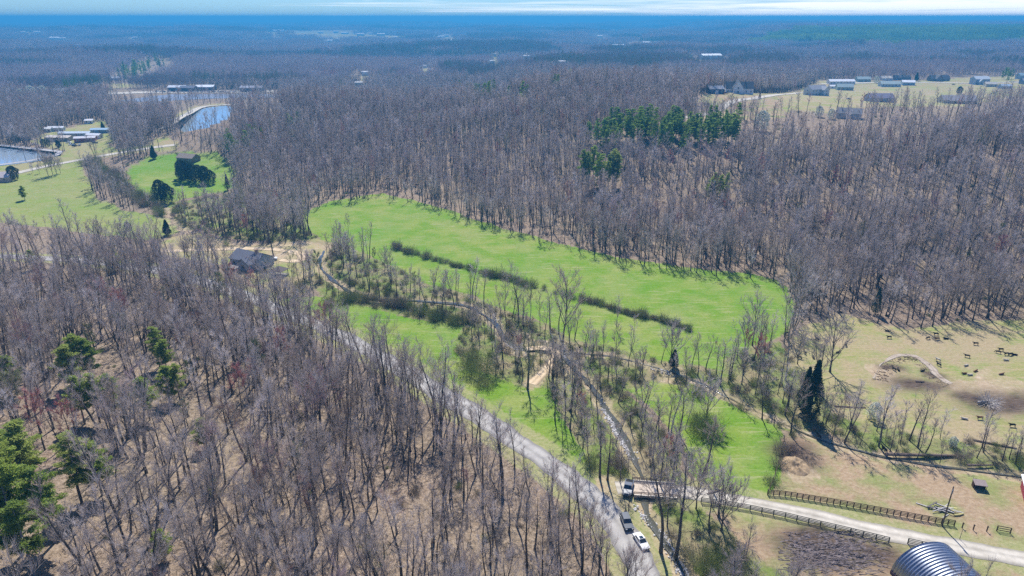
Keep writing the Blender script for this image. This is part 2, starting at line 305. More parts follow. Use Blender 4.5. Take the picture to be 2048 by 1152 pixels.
# ------------------------------------------------------------------ ground sheet
rad = np.concatenate([np.arange(0, 60, 12), np.arange(60, 420, 1.1), 420 * 1.018 ** np.arange(0, 280)]); rad = rad[rad < 62000]; rad[0] = .5
ang = np.concatenate([np.arange(-180, -48, 4.0), np.arange(-48, 48, .19), np.arange(48, 180, 4.0)])
A, RR = np.meshgrid(np.radians(ang), rad); X = (RR * np.sin(A)).ravel(); Y = (RR * np.cos(A)).ravel(); Zg = ground(X, Y)
def ponds_level(P): return min(float(ground(np.array([q[0]]), np.array([q[1]]))[0]) for q in P) - .15
na, nr = len(ang), len(rad)
I, J = np.meshgrid(np.arange(nr - 1), np.arange(na), indexing='ij'); J2 = (J + 1) % na
Q = np.stack([I * na + J, I * na + J2, (I + 1) * na + J2, (I + 1) * na + J], -1).reshape(-1, 4)[:, ::-1]
WOBX = X + (fbm(X / 5, Y / 5, 31, 3) - .45) * 4 + (fbm(X / 16, Y / 16, 131, 2) - .4) * 7; WOBY = Y + (fbm(X / 5, Y / 5, 47, 3) - .45) * 4 + (fbm(X / 16, Y / 16, 147, 2) - .4) * 7
def mask(*Ps):
    m = np.zeros(X.shape, bool)
    for P in Ps: m |= inpoly(WOBX, WOBY, P)
    return m.astype(float)
grass = mask(Z_MEADOW, Z_LOWER, Z_RIGHTG, Z_GOLF); grass = np.maximum(grass, inpoly(WOBX + 1, WOBY - 6, Z_MEADOW) | inpoly(WOBX, WOBY - 5, Z_GOLF))
grass = np.maximum(grass, np.maximum(.6 * mask(Z_LEFTF), .2 * mask(Z_BERM, Z_TRAIL)))
dry = np.maximum(mask(*CLEARP, Z_LEFTF, Z_BERM, Z_YARD, Z_PAST, Z_STRIP, Z_SUBD, Z_TRAIL, Z_TRAIL2, Z_CLEAR2, Z_DAM, *Z_FAR), 0) * 1.0
padd = mask(Z_PADD)
ripa = mask(Z_RIPA, Z_HEDGE_R, Z_VALLEY) * (1 - (grass > .9))
WX1 = X + (fbm(X / 5, Y / 5, 31, 3) - .45) * 4; WY1 = Y + (fbm(X / 5, Y / 5, 47, 3) - .45) * 4
bank = (near_strip(WX1, WY1, CREEK, 2.5) | near_strip(WX1, WY1, CREEK2, 1.8)).astype(float)
tanl = poly([(1380, 240), (1395, 200), (1412, 190), (1560, 190), (1570, 236), (1440, 244)])
padd = np.maximum(padd, inpoly(WX1, WY1, tanl)); dry = dry * (1 - inpoly(WX1, WY1, tanl))
bank = np.clip(bank + near_strip(X, Y, TRACK, 2.6), 0, 1)
for c, r_ in (((2010, 780), 8), ((1965, 788), 5), ((1930, 780), 4), ((1760, 752), 4), ((1108, 712), 9), ((1330, 745), 5), ((590, 500), 9), ((1592, 938), 3.6), ((1040, 690), 6), ((336, 430), 6), ((560, 505), 7), ((1230, 985), 4)):
    q = at(*c); bank = np.maximum(bank, (np.hypot(WOBX - q[0], (WOBY - q[1]) * .7) < r_).astype(float))
mud = np.zeros(X.shape)
for (a, b, rx, ry) in ((1985, 806, 10, 7), (2030, 810, 13, 6), (1935, 796, 6, 4), (1660, 1110, 10, 6), (1610, 1085, 8, 5), (1590, 905, 6, 6), (1830, 770, 9, 4), (1740, 1115, 7, 4), (1782, 740, 4, 3), (1860, 748, 3, 3)):
    q = at(a, b); mud = np.maximum(mud, np.exp(-(((WOBX - q[0]) / rx) ** 2 + ((WOBY - q[1]) / ry) ** 2) ** 1.5))
verge = (near_strip(X, Y, ROAD, 6.5) | near_strip(X, Y, LANE, 4.8)).astype(float)
canopy = sst(7000, 10500, np.hypot(X, Y))
pinef = inpoly(X, Y, poly([(1480, 90), (1600, 62), (1760, 58), (2100, 56), (2100, 88), (1900, 92), (1780, 98), (1650, 90)])).astype(float)
Zm = Zg.copy()
Zm -= .55 * sst(4.5, 1.2, np.abs(sdist(X, Y, [(p.x, p.y) for p in CREEK[::3]]))) * (np.hypot(X, Y) < 420)
Zm -= .45 * sst(4, 1.2, np.abs(sdist(X, Y, [(p.x, p.y) for p in CREEK2[::3]]))) * (np.hypot(X, Y) < 420)
Zm += mud * (fbm(X / 1.6, Y / 1.6, 77, 3) - .4) * .8
LV = {}
for k, P in (('a', P_POND), ('b', P_RES), ('c', P_FLAT)):
    LV[k] = ponds_level(P); m = inpoly(X, Y, P); Zm[m] = np.minimum(Zm[m], LV[k] - .6)
gm = arr_mesh('ground', np.stack([X, Y, Zm], 1), Q, [], smooth=True)
for nm, a in (('grass', grass), ('dry', dry), ('padd', padd), ('ripa', ripa), ('bank', bank), ('mud', mud), ('verge', verge), ('canopy', canopy), ('pinef', pinef)):
    at_ = gm.attributes.new(nm, 'FLOAT', 'POINT'); at_.data.foreach_set('value', a.astype(np.float32))
def ground_mat():
    m, n, b = newmat('ground cover'); l = n.links.new
    tcn = n.nodes.new('ShaderNodeTexCoord')
    def noise(sc, det=5, ro=.55, st=(1, 1, 1), dist=0):
        mp = n.nodes.new('ShaderNodeMapping'); mp.inputs['Scale'].default_value = st; l(tcn.outputs['Object'], mp.inputs['Vector'])
        q = n.nodes.new('ShaderNodeTexNoise'); q.inputs['Scale'].default_value = sc; q.inputs['Detail'].default_value = det; q.inputs['Roughness'].default_value = ro; q.inputs['Distortion'].default_value = dist
        l(mp.outputs[0], q.inputs['Vector']); return q.outputs['Fac']
    def ramp(f, st):
        c = n.nodes.new('ShaderNodeValToRGB'); e = c.color_ramp.elements
        while len(e) < len(st): e.new(.5)
        for q, (p, k) in zip(e, st): q.position = p; q.color = (*k, 1) if hasattr(k, '__len__') else (k, k, k, 1)
        l(f, c.inputs['Fac']); return c.outputs['Color']
    def mix(f, a, b_, mode='MIX'):
        q = n.nodes.new('ShaderNodeMix'); q.data_type = 'RGBA'; q.blend_type = mode
        if isinstance(f, float): q.inputs['Factor'].default_value = f
        else: l(f, q.inputs['Factor'])
        for s_, v in (('A', a), ('B', b_)):
            if isinstance(v, tuple): q.inputs[s_].default_value = (*v, 1)
            else: l(v, q.inputs[s_])
        return q.outputs['Result']
    def attr(k): q = n.nodes.new('ShaderNodeAttribute'); q.attribute_name = k; return q.outputs['Fac']
    def math_(op, a, b_):
        q = n.nodes.new('ShaderNodeMath'); q.operation = op; q.use_clamp = True
        for i, v in enumerate((a, b_)):
            if isinstance(v, float): q.inputs[i].default_value = v
            else: l(v, q.inputs[i])
        return q.outputs[0]
    fine = noise(1.1, 8, .7); mid = noise(.11, 6, .6); big = noise(.018, 4, .55); streak = noise(.5, 6, .65, (.25, 1.6, 1), .6)
    litter = mix(ramp(mid, [(.35, 0.), (.68, 1.)]), ramp(fine, [(.33, (0.132, 0.092, 0.066)), (.5, (0.334, 0.246, 0.176)), (.68, (0.493, 0.396, 0.308))]), ramp(fine, [(.35, (0.176, 0.132, 0.092)), (.62, (0.414, 0.317, 0.233))]))
    litter = mix(ramp(big, [(.4, 0.), (.65, .35)]), litter, (0.299, 0.255, 0.167))
    gr = ramp(fine, [(.25, (.09, .155, .02)), (.5, (.15, .265, .022)), (.75, (.23, .35, .045))])
    gr = mix(ramp(noise(.06, 6, .65), [(.46, 0.), (.62, .5)]), gr, ramp(fine, [(.3, (.25, .25, .09)), (.7, (.38, .36, .17))]))
    gr = mix(ramp(mid, [(.42, 0.), (.62, .6)]), gr, ramp(fine, [(.3, (.24, .27, .055)), (.7, (.36, .37, .12))]))
    gr = mix(ramp(big, [(.42, 0.), (.66, .6)]), gr, (.10, .265, .012))
    gr = mix(ramp(streak, [(.54, 0.), (.70, .65)]), gr, (.40, .38, .20))
    dr = ramp(fine, [(.25, (0.176, 0.220, 0.053)), (.5, (0.299, 0.290, 0.106)), (.75, (0.414, 0.370, 0.185))])
    dr = mix(ramp(mid, [(.46, 0.), (.64, .85)]), dr, ramp(fine, [(.3, (0.141, 0.238, 0.035)), (.7, (0.238, 0.334, 0.070))]))
    dr = mix(ramp(streak, [(.46, 0.), (.64, .7)]), dr, (0.440, 0.334, 0.211))
    dr = mix(ramp(noise(.05, 6, .68), [(.43, 0.), (.57, .85)]), dr, ramp(fine, [(.3, (0.317, 0.238, 0.141)), (.7, (0.458, 0.361, 0.229))]))
    pd = ramp(fine, [(.25, (0.255, 0.167, 0.097)), (.5, (0.378, 0.273, 0.172)), (.8, (0.510, 0.405, 0.282))])
    pd = mix(ramp(mid, [(.44, 0.), (.62, .8)]), pd, ramp(fine, [(.3, (0.167, 0.220, 0.062)), (.7, (0.273, 0.317, 0.106))]))
    pd = mix(ramp(streak, [(.56, 0.), (.72, .6)]), pd, (0.194, 0.132, 0.079))
    ri = mix(ramp(mid, [(.38, 0.), (.6, .9)]), ramp(fine, [(.3, (0.211, 0.176, 0.097)), (.7, (0.352, 0.290, 0.167))]), ramp(fine, [(.3, (0.106, 0.167, 0.031)), (.7, (0.202, 0.273, 0.062))]))
    bk = ramp(noise(.7, 8, .7), [(.3, (0.299, 0.211, 0.132)), (.55, (0.493, 0.378, 0.255)), (.75, (0.598, 0.528, 0.440))])
    g3 = ramp(noise(4.2, 4, .75), [(.36, .55), (.62, 1.08)]); litter = mix(1.0, litter, g3, 'MULTIPLY')
    c = litter
    c = mix(attr('ripa'), c, ri); c = mix(attr('dry'), c, dr); c = mix(attr('padd'), c, pd); c = mix(attr('grass'), c, gr)
    c = mix(math_('MULTIPLY', attr('verge'), ramp(mid, [(.35, .5), (.6, 1.)])), c, ramp(fine, [(.3, (0.211, 0.255, 0.070)), (.7, (0.422, 0.370, 0.211))]))
    c = mix(math_('MULTIPLY', attr('bank'), ramp(mid, [(.36, .05), (.60, .9)])), c, bk)
    c = mix(attr('mud'), c, ramp(noise(.8, 6, .6, (.5, 2.2, 1)), [(.35, (0.062, 0.044, 0.035)), (.6, (0.141, 0.101, 0.075)), (.8, (0.290, 0.238, 0.211))]))
    can = ramp(noise(.004, 9, .72), [(.3, (0.088, 0.079, 0.088)), (.6, (0.150, 0.132, 0.145)), (.75, (0.229, 0.220, 0.194))])
    c = mix(attr('canopy'), c, can)
    c = mix(attr('pinef'), c, (0.044, 0.079, 0.035))
    l(c, b.inputs['Base Color']); b.inputs['Roughness'].default_value = .95; b.inputs['Specular IOR Level'].default_value = .1
    bp = n.nodes.new('ShaderNodeBump'); bp.inputs['Strength'].default_value = .6; bp.inputs['Distance'].default_value = .35; l(fine, bp.inputs['Height']); l(bp.outputs[0], b.inputs['Normal'])
    return m
gm.materials.append(ground_mat())
tag(link('ground', gm), kind='structure')

# ------------------------------------------------------------------ roads, lanes, water
def strip(name, P, wd, m, lift=.05, crown=.0, jit=.25, seed=1, kerb=None):
    V = []; n = 9; rng = np.random.RandomState(seed); jl = jr = 0
    for i, p in enumerate(P):
        d = (P[min(i + 1, len(P) - 1)] - P[max(i - 1, 0)]).normalized(); nn = Vector((-d.y, d.x))
        jl = jl * .7 + rng.uniform(-jit, jit); jr = jr * .7 + rng.uniform(-jit, jit)
        for k in range(n):
            t = k / (n - 1) * 2 - 1; q = p + nn * t * (wd / 2 + (jl if t < 0 else jr)); V.append((q.x, q.y, 0))
    V = np.array(V); V[:, 2] = ground(V[:, 0], V[:, 1]) + lift + np.tile([-.03 + (crown + .03) * (1 - abs(k / 4 - 1) ** 2) for k in range(9)], len(P)) + np.hypot(V[:, 0], V[:, 1]) * .00012
    Q = [(i * n + k, i * n + k + 1, (i + 1) * n + k + 1, (i + 1) * n + k) for i in range(len(P) - 1) for k in range(n - 1)]
    me = arr_mesh(name, V, np.array(Q)[:, ::-1], [m], smooth=True)
    if len(me.vertices) == len(V): ua = me.attributes.new('across', 'FLOAT', 'POINT'); ua.data.foreach_set('value', np.tile([abs(k / 4 - 1) for k in range(9)], len(P)).astype(np.float32))
    return link(name, me)
def road_mat(name, c0, c1, rough=.9):
    m, n, b = newmat(name); l = n.links.new; t = n.nodes.new('ShaderNodeTexCoord')
    a = n.nodes.new('ShaderNodeTexNoise'); a.inputs['Scale'].default_value = .35; a.inputs['Detail'].default_value = 9; a.inputs['Roughness'].default_value = .68
    l(t.outputs['Object'], a.inputs['Vector']); r = n.nodes.new('ShaderNodeValToRGB'); l(a.outputs['Fac'], r.inputs['Fac'])
    r.color_ramp.elements[0].position = .35; r.color_ramp.elements[1].position = .65; r.color_ramp.elements[0].color = (*c0, 1); r.color_ramp.elements[1].color = (*c1, 1)
    ua = n.nodes.new('ShaderNodeAttribute'); ua.attribute_name = 'across'; ad = n.nodes.new('ShaderNodeMath'); ad.operation = 'MULTIPLY_ADD'; ad.inputs[1].default_value = .22; l(a.outputs['Fac'], ad.inputs[0]); l(ua.outputs['Fac'], ad.inputs[2])
    wr = n.nodes.new('ShaderNodeValToRGB'); e = wr.color_ramp.elements; e.new(.5); e.new(.5); e.new(.5)
    for q_, (p_, v_) in zip(e, [(.12, .80), (.38, 1.06), (.66, 1.08), (.84, .86), (1, .62)]): q_.position = p_; q_.color = (v_, v_, v_ * .97, 1)
    l(ad.outputs[0], wr.inputs['Fac']); mm = n.nodes.new('ShaderNodeMix'); mm.data_type = 'RGBA'; mm.blend_type = 'MULTIPLY'; mm.inputs['Factor'].default_value = 1; l(r.outputs[0], mm.inputs['A']); l(wr.outputs[0], mm.inputs['B'])
    l(mm.outputs['Result'], b.inputs['Base Color']); b.inputs['Roughness'].default_value = rough
    return m
RM = road_mat('worn grey chipseal', (.33, .31, .30), (.44, .42, .40)); GM_ = road_mat('pale gravel', (.42, .38, .32), (.60, .55, .48)); TM = road_mat('sandy track', (.50, .37, .23), (.68, .54, .37))
tag(strip('road', ROAD, 6.2, RM, .06, .08, jit=.42), kind='structure')
tag(strip('lane', LANE, 4.6, GM_, .06, .05, seed=2), kind='structure')
tag(strip('driveway', DRIVE, 4.2, TM, .06, seed=3), kind='structure')
tag(strip('road', FARROAD, 7, GM_, .10, seed=4), kind='structure')
tag(strip('road', FARROAD2, 6, RM, .10, seed=5), kind='structure')
tag(strip('road', SUBDROAD, 8, GM_, .14, jit=.1, seed=6), kind='structure')
tag(strip('road', STREET, 10, GM_, .16, jit=.1, seed=7), kind='structure')
tag(strip('track', TRACK, 3.0, TM, .05, seed=8), kind='structure')
tag(strip('dirt_path', CURVE, 1.2, road_mat('pale dry dirt', (.30, .23, .17), (.48, .41, .34)), .07, jit=.45, seed=9), kind='structure')
tag(strip('parking_lot', strip_pts([(205, 188), (300, 184.5), (420, 183.5), (560, 183)], 15), 34, GM_, .2, seed=10), kind='structure')
wm, wn, wb = newmat('creek water'); wb.inputs['Base Color'].default_value = (.09, .085, .055, 1); wb.inputs['Roughness'].default_value = .12; wb.inputs['Specular IOR Level'].default_value = .6
_n = wn.nodes.new('ShaderNodeTexNoise'); _n.inputs['Scale'].default_value = 2.5; _b = wn.nodes.new('ShaderNodeBump'); _b.inputs['Strength'].default_value = .35; wn.links.new(_n.outputs['Fac'], _b.inputs['Height']); wn.links.new(_b.outputs[0], wb.inputs['Normal'])
CREEKW = strip_pts([(648, 500), (640, 530), (680, 570), (740, 596), (830, 600), (930, 610), (985, 640), (1005, 670), (1035, 692), (1085, 700), (1125, 712), (1180, 770), (1215, 820), (1245, 870), (1272, 925), (1288, 975), (1298, 1030), (1335, 1085), (1375, 1152), (1440, 1260)])
tag(strip('creek_water', CREEKW, 1.25, wm, -.30, jit=.4, seed=11), kind='structure')
tag(strip('creek_water', CREEK2, .5, wm, -.28, jit=.25, seed=12), kind='structure')
def pond(P, lv, col, rough=.08):
    me = bpy.data.meshes.new('pond_water'); me.from_pydata([(x, y, lv) for x, y in P], [], [list(range(len(P)))])
    m, n, b = newmat('pond water'); b.inputs['Base Color'].default_value = (*col, 1); b.inputs['Roughness'].default_value = rough; b.inputs['Specular IOR Level'].default_value = .5
    q = n.nodes.new('ShaderNodeTexNoise'); q.inputs['Scale'].default_value = .8; q.inputs['Detail'].default_value = 4; bp = n.nodes.new('ShaderNodeBump'); bp.inputs['Strength'].default_value = .05
    t = n.nodes.new('ShaderNodeTexCoord'); n.links.new(t.outputs['Object'], q.inputs['Vector']); n.links.new(q.outputs['Fac'], bp.inputs['Height']); n.links.new(bp.outputs[0], b.inputs['Normal'])
    me.materials.append(m); me.validate(); tag(link('pond_water', me), kind='structure')
def rim(P, lv, wd, m):
    V = [Vector(p) for p in P] + [Vector(P[0])]; P2 = []
    for a, b in zip(V[:-1], V[1:]):
        k = max(1, int((b - a).length / 8)); P2 += [a + (b - a) * j / k for j in range(k)]
    P2.append(V[0]); tag(strip('pond_bank', P2, wd, m, .25, jit=.3), kind='structure')
pond(P_POND, LV['a'], (.30, .38, .46)); rim(P_POND, 0, 5, road_mat('grey bank liner', (.34, .32, .33), (.50, .48, .48)))
pond(P_RES, LV['b'], (.28, .36, .44)); rim_half = strip_pts([(325, 258), (345, 247), (372, 230), (402, 215), (452, 210), (480, 209)], 6); tag(strip('pond_bank', rim_half, 9, GM_, .25, jit=.3), kind='structure')
pond(P_FLAT, LV['c'], (.20, .21, .24), .35)
# ------------------------------------------------------------------ plants
rnd = random.Random(5)
def rvec(r=1): return Vector((rnd.gauss(0, 1), rnd.gauss(0, 1), rnd.gauss(0, 1))).normalized() * r
def prisms(P0, P1, W, taper=.45):
    """thin three-sided twigs from P0 to P1 (arrays)"""
    P0 = np.array(P0); P1 = np.array(P1); W = np.array(W)[:, None]; d = P1 - P0; d /= np.linalg.norm(d, axis=1)[:, None] + 1e-9
    ref = np.where(np.abs(d[:, 2:3]) > .8, np.array([[1., 0, 0]]), np.array([[0, 0, 1.]])); u = np.cross(d, ref); u /= np.linalg.norm(u, axis=1)[:, None] + 1e-9; v = np.cross(d, u)
    V = []
    for base, s in ((P0, .5), (P1, .5 * taper)):
        for k in range(3):
            a = 2 * math.pi * k / 3; V.append(base + (u * math.cos(a) + v * math.sin(a)) * W * s)
    V = np.stack(V, 1); n = len(P0); b = (np.arange(n) * 6)[:, None]
    Q = np.concatenate([b + np.array([[k, (k + 1) % 3, 3 + (k + 1) % 3, 3 + k]]) for k in range(3)], 0)
    return V.reshape(-1, 3), Q
def mb_add_q(mb, V, Q, mi=0):
    b = mb.n; mb.v.append(V); mb.n += len(V); mb.f += (Q + b).tolist(); mb.m += [mi] * len(Q)
def limb_path(p, d, ln, n=4, bend=.15, up=.18):
    pts = [p.copy()]; d = d.normalized()
    for i in range(n):
        d = (d + rvec(bend) + Vector((0, 0, up))).normalized(); p = p + d * ln / n; pts.append(p.copy())
    return pts
def along(pts, t):
    k = min(int(t * (len(pts) - 1)), len(pts) - 2); f = t * (len(pts) - 1) - k; return pts[k].lerp(pts[k + 1], f), (pts[k + 1] - pts[k]).normalized()
def hardwood(H, start=.5, spread=3.4, nl=13, nb=6, ntw=9, tw=.035, r0=.2, ang=50, lod=0, vase=False):
    """bare broadleaf tree -> (trunk MB, crown MB)"""
    T = MB(); Cn = MB(); P0 = []; P1 = []; W = []
    leader = [Vector((0, 0, -.4))]; q = Vector((rnd.gauss(0, .02), rnd.gauss(0, .02), 1)).normalized(); n = 8
    for i in range(n):
        q = (q + Vector((rnd.gauss(0, .06), rnd.gauss(0, .06), .10))).normalized(); leader.append(leader[-1] + q * H * .95 / n)
    sides = 6 if lod == 0 else (4 if lod == 1 else 3)
    rad = [r0 * (1.25 if i == 0 else 1) * (1 - .88 * (i / n) ** (1.15 if not vase else .7)) for i in range(n + 1)]
    T.tube(leader, rad, sides)
    for i in range(nl):
        t = start + (1 - start) * ((i + rnd.uniform(0, .9)) / nl) ** (1.2 if not vase else 1.6) * .97
        p, d = along(leader, min(t, .985)); a = i * 2.4 + rnd.uniform(-.5, .5); rel = (t - start) / (1 - start)
        el = R(rnd.uniform(ang - 14, ang + 12)) ; ln = spread * (1 - .62 * rel) * rnd.uniform(.75, 1.2) * (1.15 if vase else 1)
        if vase: el = R(rnd.uniform(48, 66))
        dd = Vector((math.cos(a) * math.cos(el), math.sin(a) * math.cos(el), math.sin(el)))
        L1 = limb_path(p, dd, ln * (1.25 if not vase else 1.9), 4, .17, .10)
        rr = r0 * (.40 if vase else .21) * (1 - .5 * rel)
        (T if lod == 0 and False else Cn).tube(L1, [rr * (1 - .8 * j / 4) for j in range(5)], 4 if lod == 0 else 3, 1)
        for j in range(nb):
            t2 = .30 + .70 * (j + rnd.random()) / nb; p2, d2 = along(L1, min(t2, .99))
            L2 = limb_path(p2, d2 + rvec(.85), ln * .42 * rnd.uniform(.6, 1.25), 2, .2, .22)
            w0 = max(rr * .32, tw * 1.4)
            for a_, b_ in zip(L2[:-1], L2[1:]): P0.append(a_); P1.append(b_); W.append(w0)
            for k in range(ntw):
                p3, d3 = along(L2, rnd.random() * .99); L3 = p3 + (d3 + rvec(.6) + Vector((0, 0, .35))).normalized() * rnd.uniform(.6, 1.7) * (spread / 3.4) ** .5
                P0.append(p3); P1.append(L3); W.append(tw * rnd.uniform(.7, 1.3))
    for i in range(int(H * (2 if lod < 2 else 1))):       # small side shoots on the bole and a fuzz of twigs round the top
        p, d = along(leader, rnd.uniform(start * .35, .99)); P0.append(p); P1.append(p + (rvec(1) + Vector((0, 0, .4))).normalized() * rnd.uniform(.5, 1.6)); W.append(tw)
    V, Q = prisms(P0, P1, W); mb_add_q(Cn, V, Q, 0)
    return T, Cn
def leaf_cloud(centres, radii, per, size, flat=.5, seed=0):
    g = np.random.RandomState(seed); Vs = []
    C_ = np.repeat(np.array(centres), per, 0); Rr = np.repeat(np.array(radii), per)[:, None]
    n = len(C_); o = g.normal(size=(n, 3)); o /= np.linalg.norm(o, axis=1)[:, None]; o *= g.uniform(.25, 1, (n, 1)) ** .6; o[:, 2] *= flat
    c = C_ + o * Rr; a = g.normal(size=(n, 3)); a /= np.linalg.norm(a, axis=1)[:, None]; b = np.cross(a, g.normal(size=(n, 3))); b /= np.linalg.norm(b, axis=1)[:, None]
    s = size * g.uniform(.6, 1.3, (n, 1)); V = np.stack([c - a * s - b * s * .28, c + a * s - b * s * .18, c + a * s * .8 + b * s * .3, c - a * s * .9 + b * s * .2], 1)
    return V.reshape(-1, 3), np.arange(n * 4).reshape(-1, 4)
def pine(H, seed, spread=2.6, start=.5, size=.34, per=46, tiers=9, lod=0):
    T = MB(); Cn = MB(); g = random.Random(seed); top = Vector((g.gauss(0, .25), g.gauss(0, .25), H)); r0 = H * .0105
    T.tube([(0, 0, -.4), (0, 0, H * .3), top * .6, top * .98], [r0 * 1.2, r0, r0 * .7, .03], 5)
    cs = []; rs = []
    for i in range(tiers):
        f = i / (tiers - 1); z = H * (start + (1 - start) * f * .97); m = max(2, int((5 if lod == 0 else 4) * (1 - .5 * f)))
        for k in range(m):
            a = g.uniform(0, 6.28); ln = spread * (1 - .72 * f ** 1.4) * g.uniform(.55, 1.1) * (.6 + .4 * min(1, f * 4)); p = Vector((top.x * z / H, top.y * z / H, z)); e = p + Vector((math.cos(a) * ln, math.sin(a) * ln, ln * .22))
            T.tube([p, e], [.05, .02], 3)
            for t in ((.45, .72, 1.0) if lod == 0 else (.6, 1.0)): cs.append(tuple(p.lerp(e, t) + Vector((g.gauss(0, .25), g.gauss(0, .25), g.gauss(0, .15))))); rs.append(g.uniform(.45, .9) * (.6 + spread * .17))
    cs.append(tuple(top)); rs.append(.6)
    V, Q = leaf_cloud(cs, rs, per, size, .5, seed); mb_add_q(Cn, V, Q)
    return T, Cn
def conifer(H, seed, wd, size=.25, n=2600, cone=1.0):
    """dense cedar or spruce with foliage down to the ground"""
    T = MB(); T.tube([(0, 0, -.3), (0, 0, H * .95)], [H * .014, .03], 5); g = np.random.RandomState(seed); Cn = MB()
    f = g.uniform(0, 1, n) ** .75; prof = ((1 - f) ** (.8 * cone)) * (.35 + .65 * np.minimum(1, f * 6)) if cone > .5 else np.sqrt(np.clip(1 - (f * 2 - .9) ** 2 * .8, 0.05, 1))
    a = g.uniform(0, 6.283, n); lump = 1 + .22 * np.sin(a * 3 + seed + f * 9) + .14 * np.sin(a * 7 + f * 23); r_ = wd * prof * lump * g.uniform(.45, 1, n) ** .35
    C_ = np.stack([np.cos(a) * r_, np.sin(a) * r_, H * (.05 + .95 * f)], 1); V, Q = leaf_cloud(C_, np.full(n, .12), 1, size, 1, seed); mb_add_q(Cn, V, Q)
    return T, Cn
def shrub(H, seed, wd, n=900, tw=.03):
    g = np.random.RandomState(seed); a = g.uniform(0, 6.283, n); e = np.arcsin(g.uniform(.05, 1, n)); rr = g.uniform(.25, .95, n)
    nl_ = 7; lc = g.uniform(-.62, .62, (nl_, 2)) * wd; lh = g.uniform(.45, 1.0, nl_); li = g.randint(0, nl_, n); d = np.stack([np.cos(a) * np.cos(e) * wd * .5, np.sin(a) * np.cos(e) * wd * .5, np.sin(e) * H * lh[li]], 1); P0 = d * rr[:, None]; P0[:, :2] += lc[li]; dd = d / np.linalg.norm(d, axis=1)[:, None] + g.normal(0, .45, (n, 3)); dd[:, 2] += .35
    P1 = P0 + dd / np.linalg.norm(dd, axis=1)[:, None] * g.uniform(.3, .9, (n, 1)) * min(1.2, .35 + H * .2); P0[:, 2] = np.maximum(P0[:, 2], 0)
    st = [(g.uniform(-.25, .25) * wd, g.uniform(-.25, .25) * wd, -.1) for _ in range(16)]; en = [(s[0] * 3.2, s[1] * 3.2, H * g.uniform(.5, .85)) for s in st]
    V, Q = prisms(np.concatenate([P0, st]), np.concatenate([P1, en]), np.concatenate([np.full(n, tw), np.full(16, tw * 2.2)])); m = MB(); mb_add_q(m, V, Q); return m
def joined(name, T, Cn, mats):
    m = MB(); mb_add_q(m, np.concatenate(T.v), np.zeros((0, 4), int)); m.f = list(T.f); m.m = [0] * len(T.f)
    b = m.n
    for v in Cn.v: m.v.append(v); m.n += len(v)
    m.f += [[i + b for i in f] for f in Cn.f]; m.m += [2 if k == 0 else 1 for k in Cn.m]
    return m.mesh(name, mats)
HW = []          # near hardwoods: (height, trunk mesh, crown mesh)
for i, (H, st, spd, nl, ang) in enumerate([(21, .40, 5.0, 11, 56), (23, .46, 4.6, 11, 60), (18, .34, 4.6, 11, 54), (22, .38, 6.0, 12, 52), (20, .50, 4.0, 9, 60), (24, .42, 5.4, 12, 56), (16, .30, 4.2, 10, 55), (19, .38, 5.6, 12, 48), (17, .34, 3.2, 9, 64)]):
    T, Cn = hardwood(H, st, spd, nl, 6, 10, .033, .19 + .006 * H, ang)
    HW.append((H, T.mesh('hardwood trunk', [M_BARK], True), Cn.mesh('hardwood crown', [M_TWIG, M_BARK]), T, Cn))
VA = []          # spreading trees that stand alone
for H, spd in ((21, 5.0), (15, 5.2), (10, 3.2)):
    T, Cn = hardwood(H, .22 if H < 20 else .30, spd, 14, 8, 10, .045, .30 if H > 11 else .17, 50, vase=True)
    VA.append((H, T.mesh('open grown trunk', [M_BARK], True), Cn.mesh('open grown crown', [M_TWIG, M_BARK]), T, Cn))
SN = []          # thin, nearly bare creek-side trees
for H in (13, 16, 11):
    T, Cn = hardwood(H, .32, 2.4, 10, 5, 7, .034, .11, 56)
    SN.append((H, T.mesh('slender trunk', [M_BARK], True), Cn.mesh('slender crown', [M_TWIG, M_BARK]), T, Cn))
T, Cn = hardwood(17, .40, 3.6, 13, 6, 12, .05, .2, 46); REDT = (17, T.mesh('maple trunk', [M_BARK], True), Cn.mesh('maple crown', [M_RED, M_BARK]), T, Cn)
T, Cn = hardwood(15, .30, 3.2, 13, 6, 12, .055, .18, 50); BUDT = (15, T.mesh('budding trunk', [M_BARK], True), Cn.mesh('budding crown', [M_BUD, M_BARK]), T, Cn)
PI = []
for i, (H, sp, st) in enumerate([(20, 3.4, .48), (17, 3.0, .42), (22, 3.0, .55), (14, 2.6, .3)]):
    T, Cn = pine(H, 40 + i, sp * 1.1, st * .8, .27, 60, 12); PI.append((H, T.mesh('pine trunk', [M_BARK]), Cn.mesh('pine crown', [M_PINE]), T, Cn))
PD = []
for i, (H, sp, st) in enumerate([(17, 2.5, .35), (14, 2.2, .25), (19, 2.4, .45)]):
    T, Cn = pine(H, 60 + i, sp * 1.1, st, .45, 20, 9, 1); PD.append((H, T.mesh('pine trunk', [M_BARK]), Cn.mesh('pine crown', [M_PINEDK]), T, Cn))
CE = []
for i, (H, wd, cone) in enumerate([(9, 2.6, .3), (8, 2.9, .3), (13, 2.3, 1.0), (6, 1.6, 1.0)]):
    T, Cn = conifer(H, 80 + i, wd, .30, 2800, cone); CE.append((H, T.mesh('cedar trunk', [M_BARK]), Cn.mesh('cedar crown', [M_CEDAR]), T, Cn))
T, Cn = conifer(5, 95, 1.7, .20, 1500, .3); PEAR = (5, T.mesh('pear trunk', [M_BARK]), Cn.mesh('pear crown', [M_BLOSSOM]), T, Cn)
SH = [(H, shrub(H, 7 + i, wd, n).mesh('shrub', [M_SHRUB])) for i, (H, wd, n) in enumerate([(2.6, 1.8, 520), (3.6, 2.6, 850), (1.9, 1.2, 330), (5.0, 3.4, 1500)])]

